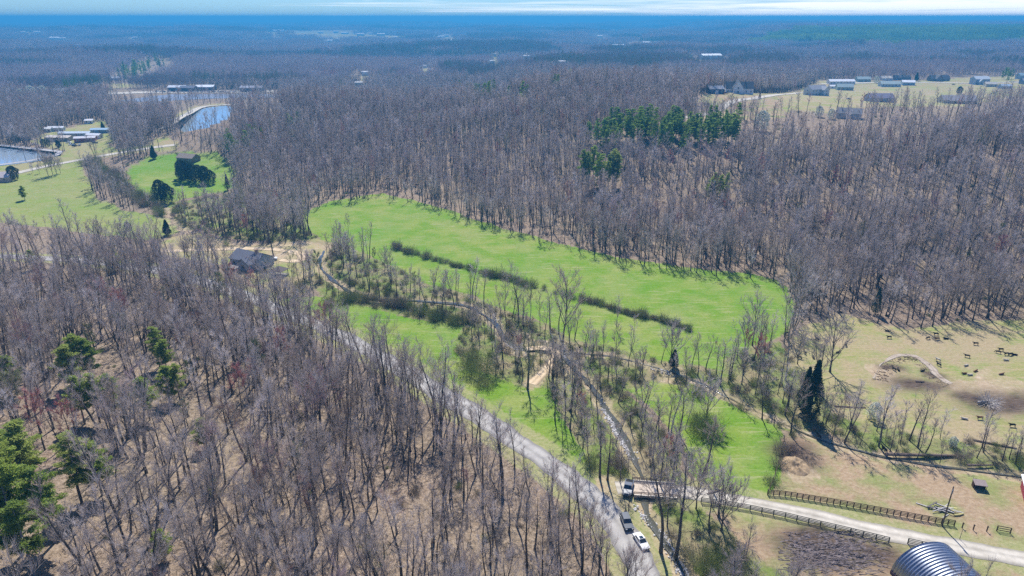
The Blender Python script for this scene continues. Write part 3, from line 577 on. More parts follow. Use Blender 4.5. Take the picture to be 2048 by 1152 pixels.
def free(x, y, pad_road=5.0):
    x = np.asarray(x, float); y = np.asarray(y, float); m = np.zeros(x.shape, bool)
    for P in OPEN: m |= inpoly(x, y, P)
    for P_, wd in ((ROAD, pad_road), (LANE, 4.2), (DRIVE, 4), (CREEK, 2.4), (CREEK2, 2), (TRACK, 2.5), (FARROAD, 6), (FARROAD2, 6), (SUBDROAD, 7)): m |= near_strip(x, y, P_, wd)
    return ~m
SEE = [Z_SUBD, Z_TRAIL, Z_TRAIL2, Z_LOT, Z_LOT2, Z_CLEAR2, Z_DAM, P_POND, P_RES, P_FLAT, Z_GOLF, Z_LEFTF, Z_BERM, STANDS[1]]
CARS_ = poly([(1232, 1018), (1275, 1018), (1305, 1105), (1262, 1105)]); BRG_ = poly([(1238, 955), (1385, 965), (1385, 992), (1238, 985)]); HSE_ = poly([(465, 500), (590, 500), (590, 565), (520, 565), (465, 540)])
def hides(x, y, z, h, polys=None):
    """trees whose upper half would stand before an open place: those stand lower on the ground there"""
    m = np.zeros(x.shape, bool)
    for f in (.55, .9):
        k = CAM_H / (CAM_H - (z + h * f)); zz = ground(x * k, y * k); k = (CAM_H - zz) / (CAM_H - (z + h * f))
        for P in (polys or SEE): m |= inpoly(x * k, y * k, P)
    return m
def jitter_grid(step, xmin, xmax, ymin, ymax, seed):
    g = np.random.RandomState(seed); gx, gy = np.meshgrid(np.arange(xmin, xmax, step), np.arange(ymin, ymax, step)); gx = gx.ravel() + g.uniform(-.5, .5, gx.size) * step; gy = gy.ravel() + g.uniform(-.5, .5, gy.size) * step
    return gx, gy
def fan(x, y, margin=12): return np.abs(np.degrees(np.arctan2(x, y + 14))) < 37 + margin
# --- hero trees: base pixel and the height of the top in the photograph
HERO_OBJ = []
def tree(name, proto, bx, by, topy=None, sc=1.0, label='', cat='tree', group=None, xy=None, wide=1.0, z=None):
    X0, Y0 = xy if xy else at(bx, by)[:2]; Z0 = gz(X0, Y0) if z is None else z; H = proto[0]
    if topy is not None:
        lo, hi = 1.0, 60.0
        for _ in range(24):
            m = (lo + hi) / 2
            if pix(X0, Y0, Z0 + m)[1] > topy: lo = m
            else: hi = m
        sc = lo / H
    o = thing(name, label, cat, (X0, Y0, Z0), rnd.uniform(0, 6.28), group, (sc * wide, sc * wide, sc)); HERO_OBJ.append((X0, Y0, 6.0 if name == 'pine_tree' and by > 600 else 2.2))
    a = link('trunk', proto[1], o); b = link('crown', proto[2], o)
    return o
OPEN_LB = 'bare grey tree standing by itself in the brush along the creek'
lone = [(1125, 690, 545, VA[0], 'tallest spreading bare tree beside the creek bend below the long meadow'), (1142, 706, 602, SN[1], 'slim bare tree just right of the tallest spreading creek tree'),
    (1660, 744, 640, VA[1], 'wide spreading bare tree alone in the cattle pasture'), (1595, 728, 668, VA[2], 'small crooked bare tree leaning at the edge of the cattle pasture'),
    (548, 517, 395, VA[0], 'large bare tree above the grey-roofed house by the sandy drive'), (1340, 726, 655, VA[2], 'small bare tree beside a dark cedar above the second creek'),
    (1543, 682, 622, SN[2], 'thin young tree at the right end of the bright meadow'), (1322, 1102, 890, HW[3], 'tall dark bare tree over the creek below the bridge'),
    (1352, 1112, 905, HW[7], 'tall forked bare tree between the creek and the board fence'), (1392, 1018, 930, VA[2], 'bare tree standing at the far edge of the pale lane'),
    (1442, 1062, 965, VA[2], 'spreading bare tree beside the lane just left of the lower fence'), (1230, 738, 642, SN[0], 'slender dark tree at the fork of the two creeks'),
    (1262, 700, 622, SN[1], 'slender twin tree at the lower edge of the long meadow'), (1055, 778, 660, HW[6], 'tall thin tree at the end of the brushy point in the lower meadow'),
    (628, 596, 490, SN[1], 'bare tree right of the brown gazebo'), (588, 594, 500, SN[0], 'leaning bare tree beside the brown gazebo'), (697, 470, 425, SN[2], 'small tree on the upper left corner of the long meadow'),
    (1010, 625, 545, SN[0], 'thin straight tree above the creek, left of the tallest spreading tree'), (1175, 745, 650, SN[1], 'dark thin tree right of the gravel bar'),
    (1285, 800, 700, SN[1], 'dark thin tree left of the lower right meadow'), (1412, 846, 768, VA[2], 'round bare tree in a bush island of the lower right meadow'),
    (1125, 880, 790, SN[1], 'bare tree in the green beside the road, left of the creek woods'), (1370, 860, 765, SN[1], 'slender bare tree at the left edge of the lower right meadow'),
    (1490, 700, 640, VA[2], 'bare spreading tree below the ditch hedge at the meadow end'), (1510, 790, 680, SN[0], 'bare tree right of the meadow end among creek brush'),
    (1965, 895, 800, SN[2], 'thin bare tree in front of the dark muddy patch'), (1880, 878, 815, SN[2], 'broken thin tree between pasture and paddock'),
    (1945, 642, 560, HW[3], 'bare tree on the wood edge casting long shadows to the cattle'), (1850, 612, 510, HW[0], 'bare tree on the pasture edge of the wood'),
    (1585, 655, 555, VA[1], 'pale fuzzy tree at the corner where meadow, wood and pasture meet'), (1618, 640, 545, HW[3], 'thick bare tree beside the pale fuzzy tree at the meadow corner')]
for bx, by, ty, pr, lb in lone: tree('hardwood_tree', pr, bx, by, ty, label=lb, wide=1.0)
for k, (bx, by, ty) in enumerate([(1780, 902, 815), (1768, 905, 830), (1790, 908, 840), (1800, 890, 800), (1690, 870, 790), (1640, 862, 770), (1665, 878, 785), (1720, 888, 820), (1835, 915, 850), (1880, 925, 860), (1920, 930, 870)]):
    tree('hardwood_tree', SN[k % 3], bx, by, ty, label=['seventh', 'sixth', 'eighth', 'ninth', 'third', 'first', 'second', 'fourth', 'tenth', 'eleventh', 'last'][k] + ' thin leaning tree from the tall dark conifer, along the creek line below the pasture', group='trees between pasture and paddock')
for k, (bx, by, ty) in enumerate([(97, 352, 310), (106, 350, 312), (114, 349, 314), (121, 346, 318), (66, 346, 330), (79, 347, 330)]):
    tree('hardwood_tree', VA[2], bx, by, ty, label='small bare tree in the row below the pond road', group='row of small trees below the pond road', wide=.9)
for k, (bx, by, ty) in enumerate([(1232, 660, 590), (1080, 650, 570), (1060, 640, 560), (1100, 655, 580), (1045, 645, 575), (1262, 690, 650), (1150, 690, 610), (1095, 770, 700), (1200, 770, 690), (1215, 765, 700), (1245, 790, 720), (960, 690, 600), (985, 700, 620),
        (1140, 860, 770), (1110, 840, 760), (1130, 855, 760), (1155, 880, 780), (1165, 900, 800), (1200, 955, 830), (1215, 960, 850), (1240, 965, 860), (1180, 940, 820), (1300, 960, 860), (1320, 970, 870), (1345, 960, 850), (1280, 900, 800), (1300, 920, 820), (1335, 1050, 930), (1460, 760, 670), (1440, 770, 680), (1530, 800, 700), (1555, 790, 690), (1480, 780, 700), (1570, 830, 740)]):
    tree('hardwood_tree', (SN + [HW[8], HW[6]])[k % 5], bx, by, ty, label=('thin' if k % 5 < 3 else 'bushy-topped') + ' bare tree in the creek brush ' + ('above the gravel bar' if by < 715 else 'beside the gravel bar' if by < 800 and bx < 1290 else 'left of the lower right meadow' if by < 900 and bx < 1290 else 'near the bridge' if bx < 1400 else 'right of the second creek'), group='thin trees along the creeks')
# red maples
for bx, by, ty in [(90, 900, 775), (150, 905, 790), (470, 610, 525), (510, 600, 535)]:
    tree('maple_tree', REDT, bx, by, ty, label='bare maple flushed red with buds' + (' beside the grey-roofed house' if by < 700 else ' behind the pines at the lower left'), group='red budding maples beside the house' if by < 700 else 'red budding maples behind the pines')
# pines, lower left
pines = [(45, 1110, 930, 0), (110, 1085, 935, 0), (10, 1030, 840, 2), (60, 985, 850, 1), (165, 1010, 870, 0), (205, 990, 885, 1), (12, 800, 700, 0), (35, 790, 712, 1), (165, 770, 672, 0), (185, 765, 680, 1), (150, 780, 690, 1), (230, 850, 752, 0), (200, 845, 748, 2),
    (170, 848, 755, 1), (320, 735, 655, 2), (335, 745, 680, 1), (300, 840, 755, 1), (360, 800, 730, 0), (340, 805, 735, 3), (20, 930, 860, 1), (70, 1150, 1010, 0), (330, 1120, 1060, 3), (70, 540, 500, 1), (235, 540, 500, 3), (5, 1090, 960, 0), (410, 900, 840, 3), (50, 400, 372, 3)]
PSPOT = [(12, 800, 'first of the pair at the left edge'), (35, 790, 'second of the pair at the left edge'), (165, 770, 'largest of the upper trio'), (185, 765, 'right one of the upper trio'), (150, 780, 'lowest of the upper trio'), (230, 850, 'right one of the middle trio'), (200, 845, 'tallest of the middle trio'), (170, 848, 'left one of the middle trio'), (320, 735, 'taller of the dark pair'), (335, 745, 'shorter of the dark pair'), (300, 840, 'below the dark pair'), (360, 800, 'broad one right of the dark pair'), (340, 805, 'small one beside the broad one'),
    (330, 1120, 'small one near the bottom edge'), (70, 540, 'lone one far up the left edge'), (235, 540, 'small one high in the wood'), (410, 900, 'small one right of the trios'), (50, 400, 'lone one on the skyline below the yellow field'), (165, 1010, 'behind the corner cluster'), (205, 990, 'right of the corner cluster')]
for k, (bx, by, ty, p) in enumerate(pines):
    lb = 'broad yellow-green pine of the lower left corner cluster, ' + {45: 'nearest big one', 110: 'rightmost big one', 10: 'tall one at the left edge', 60: 'in its centre', 20: 'hindmost one', 70: 'frontmost, cut by the bottom edge', 5: 'lowest one at the left edge'}[bx] if bx < 130 and by > 880 else 'green pine in the lower left wood, ' + min(PSPOT, key=lambda q: (q[0] - bx) ** 2 + (q[1] - by) ** 2)[2]
    tree('pine_tree', PI[p], bx, by, ty, label=lb, group='pines in the corner cluster' if 'corner' in lb else 'scattered pines of the lower left wood', wide=1.45)
# pine stands farther off
g2 = random.Random(9)
def stand(px_poly, n, grp, lb, protos, hpx, seed):
    P = poly(px_poly); g = random.Random(seed); xs = [q[0] for q in P]; ys = [q[1] for q in P]; k = 0
    while k < n:
        x, y = g.uniform(min(xs), max(xs)), g.uniform(min(ys), max(ys))
        if not inpoly(np.array([x]), np.array([y]), P)[0]: continue
        pxx, pyy = pix(x, y, gz(x, y)); x0_, x1_ = min(q[0] for q in px_poly), max(q[0] for q in px_poly); y0_, y1_ = min(q[1] for q in px_poly), max(q[1] for q in px_poly); u_ = (pxx - x0_) / (x1_ - x0_); v_ = (pyy - y0_) / (y1_ - y0_)
        sz_ = g.uniform(.75, 1.1); where = ', ' + ('left end' if u_ < .2 else 'left quarter' if u_ < .4 else 'middle' if u_ < .6 else 'right quarter' if u_ < .8 else 'right end') + (', back row' if v_ < .45 else ', front row' if v_ > .7 else '') if n > 12 else ''
        tree('pine_tree', g.choice(protos), 0, 0, sc=sz_ * hpx, label=('tall ' if sz_ > 1 else 'short ' if sz_ < .83 else '') + lb + where, group=grp, xy=(x, y)); k += 1
stand([(1155, 296), (1180, 282), (1230, 274), (1330, 270), (1420, 274), (1480, 278), (1475, 300), (1390, 308), (1290, 312), (1220, 306)], 125, 'pines of the green stand before the houses', 'green pine of the dense stand before the houses', PD, 1.05, 1)
stand([(1160, 378), (1190, 365), (1235, 368), (1245, 388), (1200, 395)], 16, 'pines of the small mid-wood clump', 'green pine in the small clump below the dense pine stand', PD + PI[:1], 1.0, 2)
stand([(1400, 402), (1420, 390), (1470, 390), (1462, 405), (1415, 408)], 9, 'yellow-green pines in the right wood', 'yellow-green pine standing out of the right-hand bare wood', PI, .8, 3)
stand([(910, 192), (960, 193), (1020, 203), (1062, 202), (1050, 211), (960, 209)], 40, 'pines of the far ridge band', 'dark pine in the ridge band above the middle woods', PD, 1.0, 4)
stand([(1080, 195), (1100, 195), (1190, 168), (1200, 172), (1110, 200)], 8, 'scattered pines right of the ridge band', 'lone dark pine right of the ridge band of pines', PD, 1.0, 5)
stand([(440, 300), (470, 285), (530, 280), (520, 310), (480, 325), (450, 320)], 14, 'pines on the wooded slope by the round field', 'green pine on the wooded slope right of the round field', PD, .9, 6)
stand([(232, 160), (245, 148), (272, 134), (325, 126), (338, 136), (300, 150), (262, 166)], 45, 'pines on the far knoll', 'dark pine on the far wooded knoll behind the reservoir', PD, 1.2, 7)
stand([(110, 180), (150, 178), (200, 182), (190, 188), (120, 186)], 10, 'pines by the far pale yard', 'dark pine behind the pale yard beside the reservoir', PD, .9, 8)
stand([(540, 255), (620, 245), (640, 290), (560, 300)], 8, 'pines in the wood past the reservoir', 'green pine among bare trees right of the reservoir', PD, .85, 11)
stand([(1980, 160), (2060, 156), (2060, 163), (1985, 166)], 8, 'pines behind the right-most houses', 'dark pine behind the houses at the right edge', PD, .9, 12)
stand([(820, 200), (1020, 330), (960, 350), (760, 260)], 9, 'lone pines in the middle wood', 'small dark pine scattered in the middle bare wood', PD, .7, 13)
# cedars
for bx, by, ty, p in [(372, 362, 322, 1), (385, 363, 326, 0), (398, 366, 330, 1), (410, 367, 332, 0), (422, 368, 340, 1), (365, 356, 320, 0), (378, 352, 322, 1)]:
    tree('cedar_tree', CE[p], bx, by, ty, label='dark round cedar in the tight clump on the round green field', group='cedar clump on the round field')
for bx, by, ty, p, lb in [(456, 380, 348, 2, 'single dark cedar right of the cedar clump on the round field'), (322, 402, 360, 0, 'large dark cedar at the lower edge of the round green field'), (335, 405, 368, 1, 'second dark cedar at the lower edge of the round field, beside the creek bank'),
        (28, 360, 332, 1, 'dark round cedar beside the pale house at the left edge'), (1347, 735, 700, 3, 'small dark cedar beside the lone tree above the second creek'), (1618, 838, 722, 2, 'tall dark conifer at the left edge of the cattle pasture'),
        (1605, 825, 735, 2, 'dark conifer close behind the tall one at the pasture edge'), (1750, 628, 575, 2, 'dark conifer on the wood edge throwing a black shadow on the pasture'), (308, 318, 292, 3, 'small cedar at the upper left rim of the round field'),
        (118, 295, 275, 3, 'dark cedar beside the tan-roofed trailer'), (88, 292, 278, 1, 'low dark cedar between the pond and the trailers'), (98, 293, 280, 0, 'second low dark cedar between the pond and the trailers'), (33, 285, 268, 1, 'dark cedar at the top corner of the pond'),
        (207, 262, 244, 3, 'narrow dark cedar behind the blue-roofed trailer'), (1519, 197, 186, 3, 'small cone-shaped cedar beside the subdivision drive'), (1410, 213, 204, 1, 'dark cedar bush on the tan lot by the navy shed'), (1416, 213, 205, 1, 'second dark cedar bush on the tan lot by the navy shed'),
        (1832, 162, 145, 3, 'dark conifer behind the street of houses'), (1918, 188, 173, 1, 'dark round tree on the open lot below the blue-grey house'), (1892, 205, 192, 3, 'dark cedar beside the wide low grey roof'), (256, 460, 444, 1, 'dark rounded bush at the lower edge of the yellow field'), (335, 470, 440, 3, 'dark narrow cedar by the tan creek bank')]:
    tree('cedar_tree', CE[p], bx, by, ty, label=lb)
# blossom trees
for bx, by, ty, lb in [(1747, 838, 806, 'small white blossoming tree on the near side of the cattle pasture'), (1905, 893, 874, 'small white blossoming tree in the brush line right of the paddock'), (1637, 234, 212, 'white blossoming tree left of the house in the trees'),
        (1661, 238, 218, 'second white blossoming tree left of the house in the trees'), (1522, 262, 222, 'large cream blossoming tree at the end of the pine stand'), (1592, 136, 124, 'pale blossoming tree near the far white-roofed building'), (1752, 166, 152, 'cream blossoming tree in front of the street houses'), (65, 205, 172, 'pale yellow-green tree left of the far pale yard'), (88, 200, 172, 'second pale yellow-green tree left of the far pale yard'), (45, 205, 178, 'third pale tree left of the far pale yard')]:
    tree('blossom_tree', PEAR, bx, by, ty, label=lb)
for bx, by, ty, lb in [(1715, 500, 440, 'bare tree with fresh yellow-green buds in the right wood'), (400, 520, 480, 'budding green tree beside the sandy drive'), (660, 655, 600, 'yellow-green budding bush tree below the house yard'), (640, 560, 500, 'green budding tree beside the drive end')]:
    tree('budding_tree', BUDT, bx, by, ty, label=lb)
# shrubs of the meadow ditch and other countable bushes
def bush(bx, by, hpx, lb, grp=None, p=None, mat_=None):
    x, y, z = at(bx, by); p = rnd.choice(SH) if p is None else SH[p]; o = link('shrub', p[1])
    s = hpx / (FPX * CP * 1.0 / math.hypot(y, CAM_H)) / p[0]; o.location = (x, y, z); o.scale = (s * rnd.uniform(.8, 1.15), s * rnd.uniform(.8, 1.15), s); o.rotation_euler = (0, 0, rnd.uniform(0, 6.28)); tag(o, lb, 'shrub', grp); HERO_OBJ.append((x, y, 2.2)); return o
ditch = [(792, 497), (800, 500), (812, 506), (822, 508), (848, 513), (877, 523), (905, 531), (915, 534), (924, 536), (941, 541), (969, 549), (975, 550), (990, 554), (1007, 557), (1028, 563), (1040, 567), (1052, 571), (1085, 580), (1160, 600), (1175, 603), (1195, 611), (1220, 618), (1232, 622), (1245, 625), (1258, 628), (1270, 631), (1280, 635), (1308, 640), (1330, 643), (1338, 646), (1350, 650), (1364, 655), (1374, 659), (1388, 664)]
DW = [at(*q)[:2] for q in ditch[::3]]
for k in range(120):
    q = ditch[int(k / 120 * (len(ditch) - 1))]; q2 = ditch[int(k / 120 * (len(ditch) - 1)) + 1]; f = (k / 120 * (len(ditch) - 1)) % 1; bx = q[0] + (q2[0] - q[0]) * f + rnd.uniform(-2, 2); by = q[1] + (q2[1] - q[1]) * f + rnd.uniform(-1.5, 1.5)
    if rnd.random() < .05: continue
    big = rnd.random() < .25; bush(bx, by, rnd.uniform(16, 27) if big else rnd.uniform(7, 15), ('tall' if big else 'low') + ' leafless grey-brown bush on the ditch across the long meadow, ' + ('upper left stretch' if bx < 960 else 'middle stretch' if bx < 1180 else 'lower right stretch'), 'bushes along the meadow ditch', rnd.choice([0, 1, 2]))
for bx, by, h, lb, p in [(1415, 868, 62, 'big round twiggy thicket in the lower right meadow', 3), (1398, 850, 45, 'twiggy thicket behind the big round one in the lower right meadow', 3), (595, 575, 30, 'round yellow-green bush below the brown gazebo', 3), (668, 612, 34, 'round olive bush at the lower tip of the house yard', 3), (720, 605, 26, 'olive bush at the head of the lower meadow', 1),
        (960, 745, 60, 'dense dark thicket bulging into the lower meadow', 3), (935, 725, 55, 'grey thicket on the round point of the lower meadow', 3), (975, 770, 40, 'low thicket on the tip of the round point', 3), (1560, 900, 30, 'hedge bush at the left corner of the paddock', 1), (1555, 935, 26, 'hedge bush midway down the paddock corner', 1), (1545, 965, 24, 'hedge bush above the end post of the upper fence', 1), (1582, 905, 24, 'dark bush beside the tan dirt mound', 1),
        (1390, 790, 30, 'olive bush at the top of the lower right meadow', 1), (455, 490, 16, 'round green bush beside the sandy drive', 1), (1395, 1120, 50, 'dark thicket on the creek bank right of the tall trees', 3), (1450, 1120, 60, 'large dark thicket left of the muddy lot', 3), (1425, 1150, 60, 'olive thicket at the bottom edge left of the muddy lot', 3), (1480, 1150, 55, 'twiggy thicket at the bottom edge beside the muddy lot', 3), (1350, 1080, 36, 'brown thicket beside the white stones of the creek', 1), (1230, 935, 40, 'green-brown thicket above the bridge', 3), (1190, 935, 40, 'dark thicket left of the bridge', 3)]:
    bush(bx, by, h, lb, None, p)
for k in range(26):
    t = k / 26; bx = 690 + 250 * t + rnd.uniform(-10, 10); by = 600 + 50 * t + rnd.uniform(-14, 8); bush(bx, by, rnd.uniform(18, 34), 'brown creek-side bush above the lower meadow, ' + ('left part' if t < .33 else 'middle part' if t < .67 else 'right part'), 'bushes above the lower meadow', rnd.choice([0, 1, 3]))
HB = poly([(165, 300), (215, 300), (240, 360), (300, 400), (350, 420), (330, 440), (250, 418), (190, 392), (165, 345)])
for k in range(52):
    t = k / 52; bx = 175 + 150 * t + rnd.uniform(-14, 14); by = 330 + 105 * t + rnd.uniform(-16, 6); bush(bx, by, rnd.uniform(14, 26), 'grey bush in the belt between the yellow and the round field, ' + ('upper part' if t < .25 else 'upper middle' if t < .5 else 'lower middle' if t < .75 else 'lowest part'), 'bushes of the belt between the two left fields', rnd.choice([1, 3]))

# --- the woods
HERO = np.array(HERO_OBJ)
def thin_near(x, y, d=2.2):
    ok = np.ones(x.shape, bool)
    for hx, hy, d in HERO: ok &= (x - hx) ** 2 + (y - hy) ** 2 > d * d
    return ok
gx, gy = jitter_grid(3.65, -1250, 1250, 45, 1150, 11); r_ = np.hypot(gx, gy); s = (r_ < 1100) & fan(gx, gy) & (r_ > 55); gx, gy = gx[s], gy[s]
s = free(gx, gy) & thin_near(gx, gy); gx, gy = gx[s], gy[s]
rg = np.random.RandomState(3); dens = fbm(gx / 22, gy / 22, 55, 3); rp_ = inpoly(gx, gy, Z_RIPA) | inpoly(gx, gy, Z_HEDGE_R)
hd_ = hides(gx, gy, ground(gx, gy), 18.) & (np.hypot(gx, gy) > 330); cpts = [(p.x, p.y) for p in CREEK[::3]]; dcr_ = np.minimum(np.abs(sdist(gx, gy, cpts)), np.abs(sdist(gx, gy, [(p.x, p.y) for p in CREEK2[::3]])))
rightw = (gx > -70) & (gy > 180); cpn = inpoly(gx, gy, poly([(-100, 880), (110, 870), (240, 960), (240, 1060), (150, 1200), (-100, 1250)])) | inpoly(gx, gy, poly([(130, 720), (240, 720), (260, 800), (240, 880), (140, 860)]))
hcar = hides(gx, gy, ground(gx, gy), 15., [CARS_, BRG_])
keep = ~hcar & (rg.uniform(0, 1, len(gx)) < np.where(rp_, .24 + .42 * (dcr_ < 10), np.where(rightw, .70, .76) + (dens - .45) * 1.5 + .25 * (np.hypot(gx, gy) > 480)) * np.where(cpn, .35, 1) * np.where(hides(gx, gy, ground(gx, gy), 15., [CARS_, BRG_, HSE_]) | hides(gx, gy, ground(gx, gy), 9., [CARS_, BRG_, HSE_]), .05, 1) * np.where(hd_, .10, 1)); gx, gy, rp_ = gx[keep], gy[keep], rp_[keep]
gz_ = ground(gx, gy); sc_ = (.42 + .55 * rg.beta(2.0, 2.0, len(gx))) * np.where(rp_, .74, 1) * (.85 + .3 * fbm(gx / 60, gy / 60, 91, 2)); rot_ = rg.uniform(0, 6.28, len(gx))
idx_ = rg.randint(0, len(HW), len(gx)); drd_ = sdist(gx, gy, [(p.x, p.y) for p in ROAD[::6]]); sc_ = sc_ * (1 + .16 * ((drd_ > 0) & (drd_ < 24) & (gy > 135)));  sc_ = sc_ * (1 + .15 * (fbm(gx / 14, gy / 14, 203, 2) > .5)); rr_ = np.hypot(gx, gy)
hid = rg.uniform(0, 1, len(gx))
print('woodland trees', len(gx))
pv = np.array([pix(a, b, c + 12) for a, b, c in zip(gx, gy, gz_)]); inview = (pv[:, 0] > -20) & (pv[:, 0] < 2068) & (pv[:, 1] < 1190)
SPOTS = [(60, 1100, 'among the corner pines'), (90, 900, 'near the red-budding maples'), (200, 1060, 'right of the corner pines'), (320, 1140, 'at the lower edge left of centre'), (450, 1140, 'at the lower edge below the wood centre'), (600, 1140, 'at the lower edge facing the cars'), (760, 1140, 'at the lower edge, middle'), (900, 1140, 'at the lower edge toward the road'), (1060, 1140, 'at the lower edge beside the road'),
    (1200, 1100, 'opposite the white car'), (1120, 1010, 'opposite the bridge'), (1000, 940, 'beside the lower meadow'), (880, 900, 'midway up the road'), (700, 900, 'in the wood centre'), (500, 900, 'above the wood centre'), (330, 900, 'behind the scattered pines'), (250, 1000, 'in front of the scattered pines'), (400, 1040, 'in the lower middle of the wood'), (560, 1040, 'just left of the wood centre'), (720, 1040, 'just below the wood centre'), (880, 1040, 'between wood centre and road'), (1000, 1080, 'a little left of the road')]
order = np.argsort(np.where(inview, rr_ / sc_ ** .5, 1e9)); NIND = 215; ind = order[:NIND]; restm = np.ones(len(gx), bool); restm[ind] = False
for k, i in enumerate(ind):
    d_road = abs(float(sdist(gx[i:i + 1], gy[i:i + 1], [(p.x, p.y) for p in ROAD[::6]])[0])); left_side = float(sdist(gx[i:i + 1], gy[i:i + 1], [(p.x, p.y) for p in ROAD[::6]])[0]) > 0
    tx, ty_ = pix(gx[i], gy[i], gz_[i]); hh_ = sc_[i] * HW[idx_[i]][0]; spot = min(SPOTS, key=lambda q: (q[0] - tx) ** 2 + (q[1] - ty_) ** 2)[2]
    ft = ('tall' if hh_ > 20.5 else 'middle-sized' if hh_ > 16.5 else 'small') + (' broad-crowned' if idx_[i] in (0, 3, 5, 7) else ' narrow-crowned' if idx_[i] in (4, 8) else '')
    if not left_side: lb, gp = ft + ' bare tree in the creek thickets between road and barnyard', 'bare trees of the creek thickets'
    elif d_road < 11: lb, gp = ft + ' bare tree in the roadside front row, ' + spot, 'front row of the roadside wood'
    elif d_road < 32: lb, gp = ft + ' bare tree some rows off the road, ' + spot, 'second rows of the roadside wood'
    else: lb, gp = ft + ' bare tree deep in the wood, ' + spot, 'bare trees deep in the lower left wood'
    h = HW[idx_[i]]; o = thing('hardwood_tree', lb, 'tree', (gx[i], gy[i], gz_[i]), rot_[i], gp, sc_[i]); o.rotation_euler = (rnd.gauss(0, .035), rnd.gauss(0, .035), rot_[i]); link('trunk', h[1], o); link('crown', h[2], o)
def scatter(name, xyz, sc, rot, idx, meshes, kind='stuff', label=None, cat=None, tilt=.035):
    me = bpy.data.meshes.new(name); n = len(xyz); me.vertices.add(n); me.vertices.foreach_set('co', np.asarray(xyz, np.float32).ravel())
    g = np.random.RandomState(1); rv = np.stack([g.normal(0, tilt, n), g.normal(0, tilt, n), rot], 1).astype(np.float32)
    a = me.attributes.new('sc', 'FLOAT_VECTOR', 'POINT'); sc = np.asarray(sc, np.float32); a.data.foreach_set('vector', (np.repeat(sc[:, None], 3, 1) if sc.ndim == 1 else sc).ravel())
    a = me.attributes.new('rt', 'FLOAT_VECTOR', 'POINT'); a.data.foreach_set('vector', rv.ravel())
    a = me.attributes.new('ix', 'INT', 'POINT'); a.data.foreach_set('value', np.asarray(idx, np.int32)); me.update()
    pc = bpy.data.collections.new(name + ' prototypes')
    for k, m in enumerate(meshes): pc.objects.link(bpy.data.objects.new('%s_%02d' % (name, k), m))
    ng = bpy.data.node_groups.new(name, 'GeometryNodeTree'); ng.interface.new_socket('Geometry', in_out='INPUT', socket_type='NodeSocketGeometry'); ng.interface.new_socket('Geometry', in_out='OUTPUT', socket_type='NodeSocketGeometry')
    N = ng.nodes.new; gi, go = N('NodeGroupInput'), N('NodeGroupOutput'); ci = N('GeometryNodeCollectionInfo'); ci.inputs['Collection'].default_value = pc; ci.inputs['Separate Children'].default_value = True; ci.inputs['Reset Children'].default_value = True
    ip = N('GeometryNodeInstanceOnPoints'); ip.inputs['Pick Instance'].default_value = True
    def na(nm, ty): q = N('GeometryNodeInputNamedAttribute'); q.data_type = ty; q.inputs['Name'].default_value = nm; return q.outputs['Attribute']
    l = ng.links.new; l(gi.outputs[0], ip.inputs['Points']); l(ci.outputs[0], ip.inputs['Instance']); l(na('ix', 'INT'), ip.inputs['Instance Index']); l(na('rt', 'FLOAT_VECTOR'), ip.inputs['Rotation']); l(na('sc', 'FLOAT_VECTOR'), ip.inputs['Scale']); l(ip.outputs[0], go.inputs[0])
    o = link(name, me); md = o.modifiers.new('scatter', 'NODES'); md.node_group = ng; tag(o, label, cat, None, kind); return o
nearp = [joined('hw%d' % k, h[3], h[4], [M_BARK, M_BARK, M_TWIG]) for k, h in enumerate(HW)] + [joined('hwred', REDT[3], REDT[4], [M_BARK, M_BARK, M_RED]), joined('hwv0', VA[0][3], VA[0][4], [M_BARK, M_BARK, M_TWIG]), joined('hwv1', VA[1][3], VA[1][4], [M_BARK, M_BARK, M_TWIG]), joined('hwv2', BUDT[3], BUDT[4], [M_BARK, M_BARK, M_BUD])]
midp = []
for k, (H, st, spd, ang) in enumerate([(21, .40, 4.4, 44), (23, .45, 4.0, 48), (18, .34, 4.2, 40), (20, .40, 5.0, 38), (22, .48, 3.8, 48), (17, .32, 3.9, 42)]):
    T, Cn = hardwood(H, st, spd, 10, 5, 7, .060, .19 + .006 * H, ang + 10, lod=1); midp.append(joined('hwm%d' % k, T, Cn, [M_BARK, M_BARK, M_TWIG]))
T, Cn = hardwood(18, .4, 3.4, 9, 4, 8, .10, .2, 48, lod=1); midp.append(joined('hwmred', T, Cn, [M_BARK, M_BARK, M_RED]))
xyz = np.stack([gx, gy, gz_], 1)
a = restm & (rr_ < 330); ix = idx_.copy(); u9 = rg.uniform(0, 1, len(ix)); ix[u9 < .014] = len(HW); ix[u9 > .965] = len(HW) + 1; ix[(u9 > .922) & (u9 <= .94)] = len(HW) + 3; ix[(u9 > .94) & (u9 <= .965)] = len(HW) + 2
b = restm & (rr_ >= 330); ix2 = rg.randint(0, 6, len(gx)); ix2[rg.uniform(0, 1, len(ix)) < .02] = 6
sel = restm; idx_all = np.where(rr_ < 330, ix, ix2 + len(nearp)); scatter('woodland', xyz[sel], sc_[sel], rot_[sel], idx_all[sel], nearp + midp, label='bare grey leafless woodland covering the slopes')
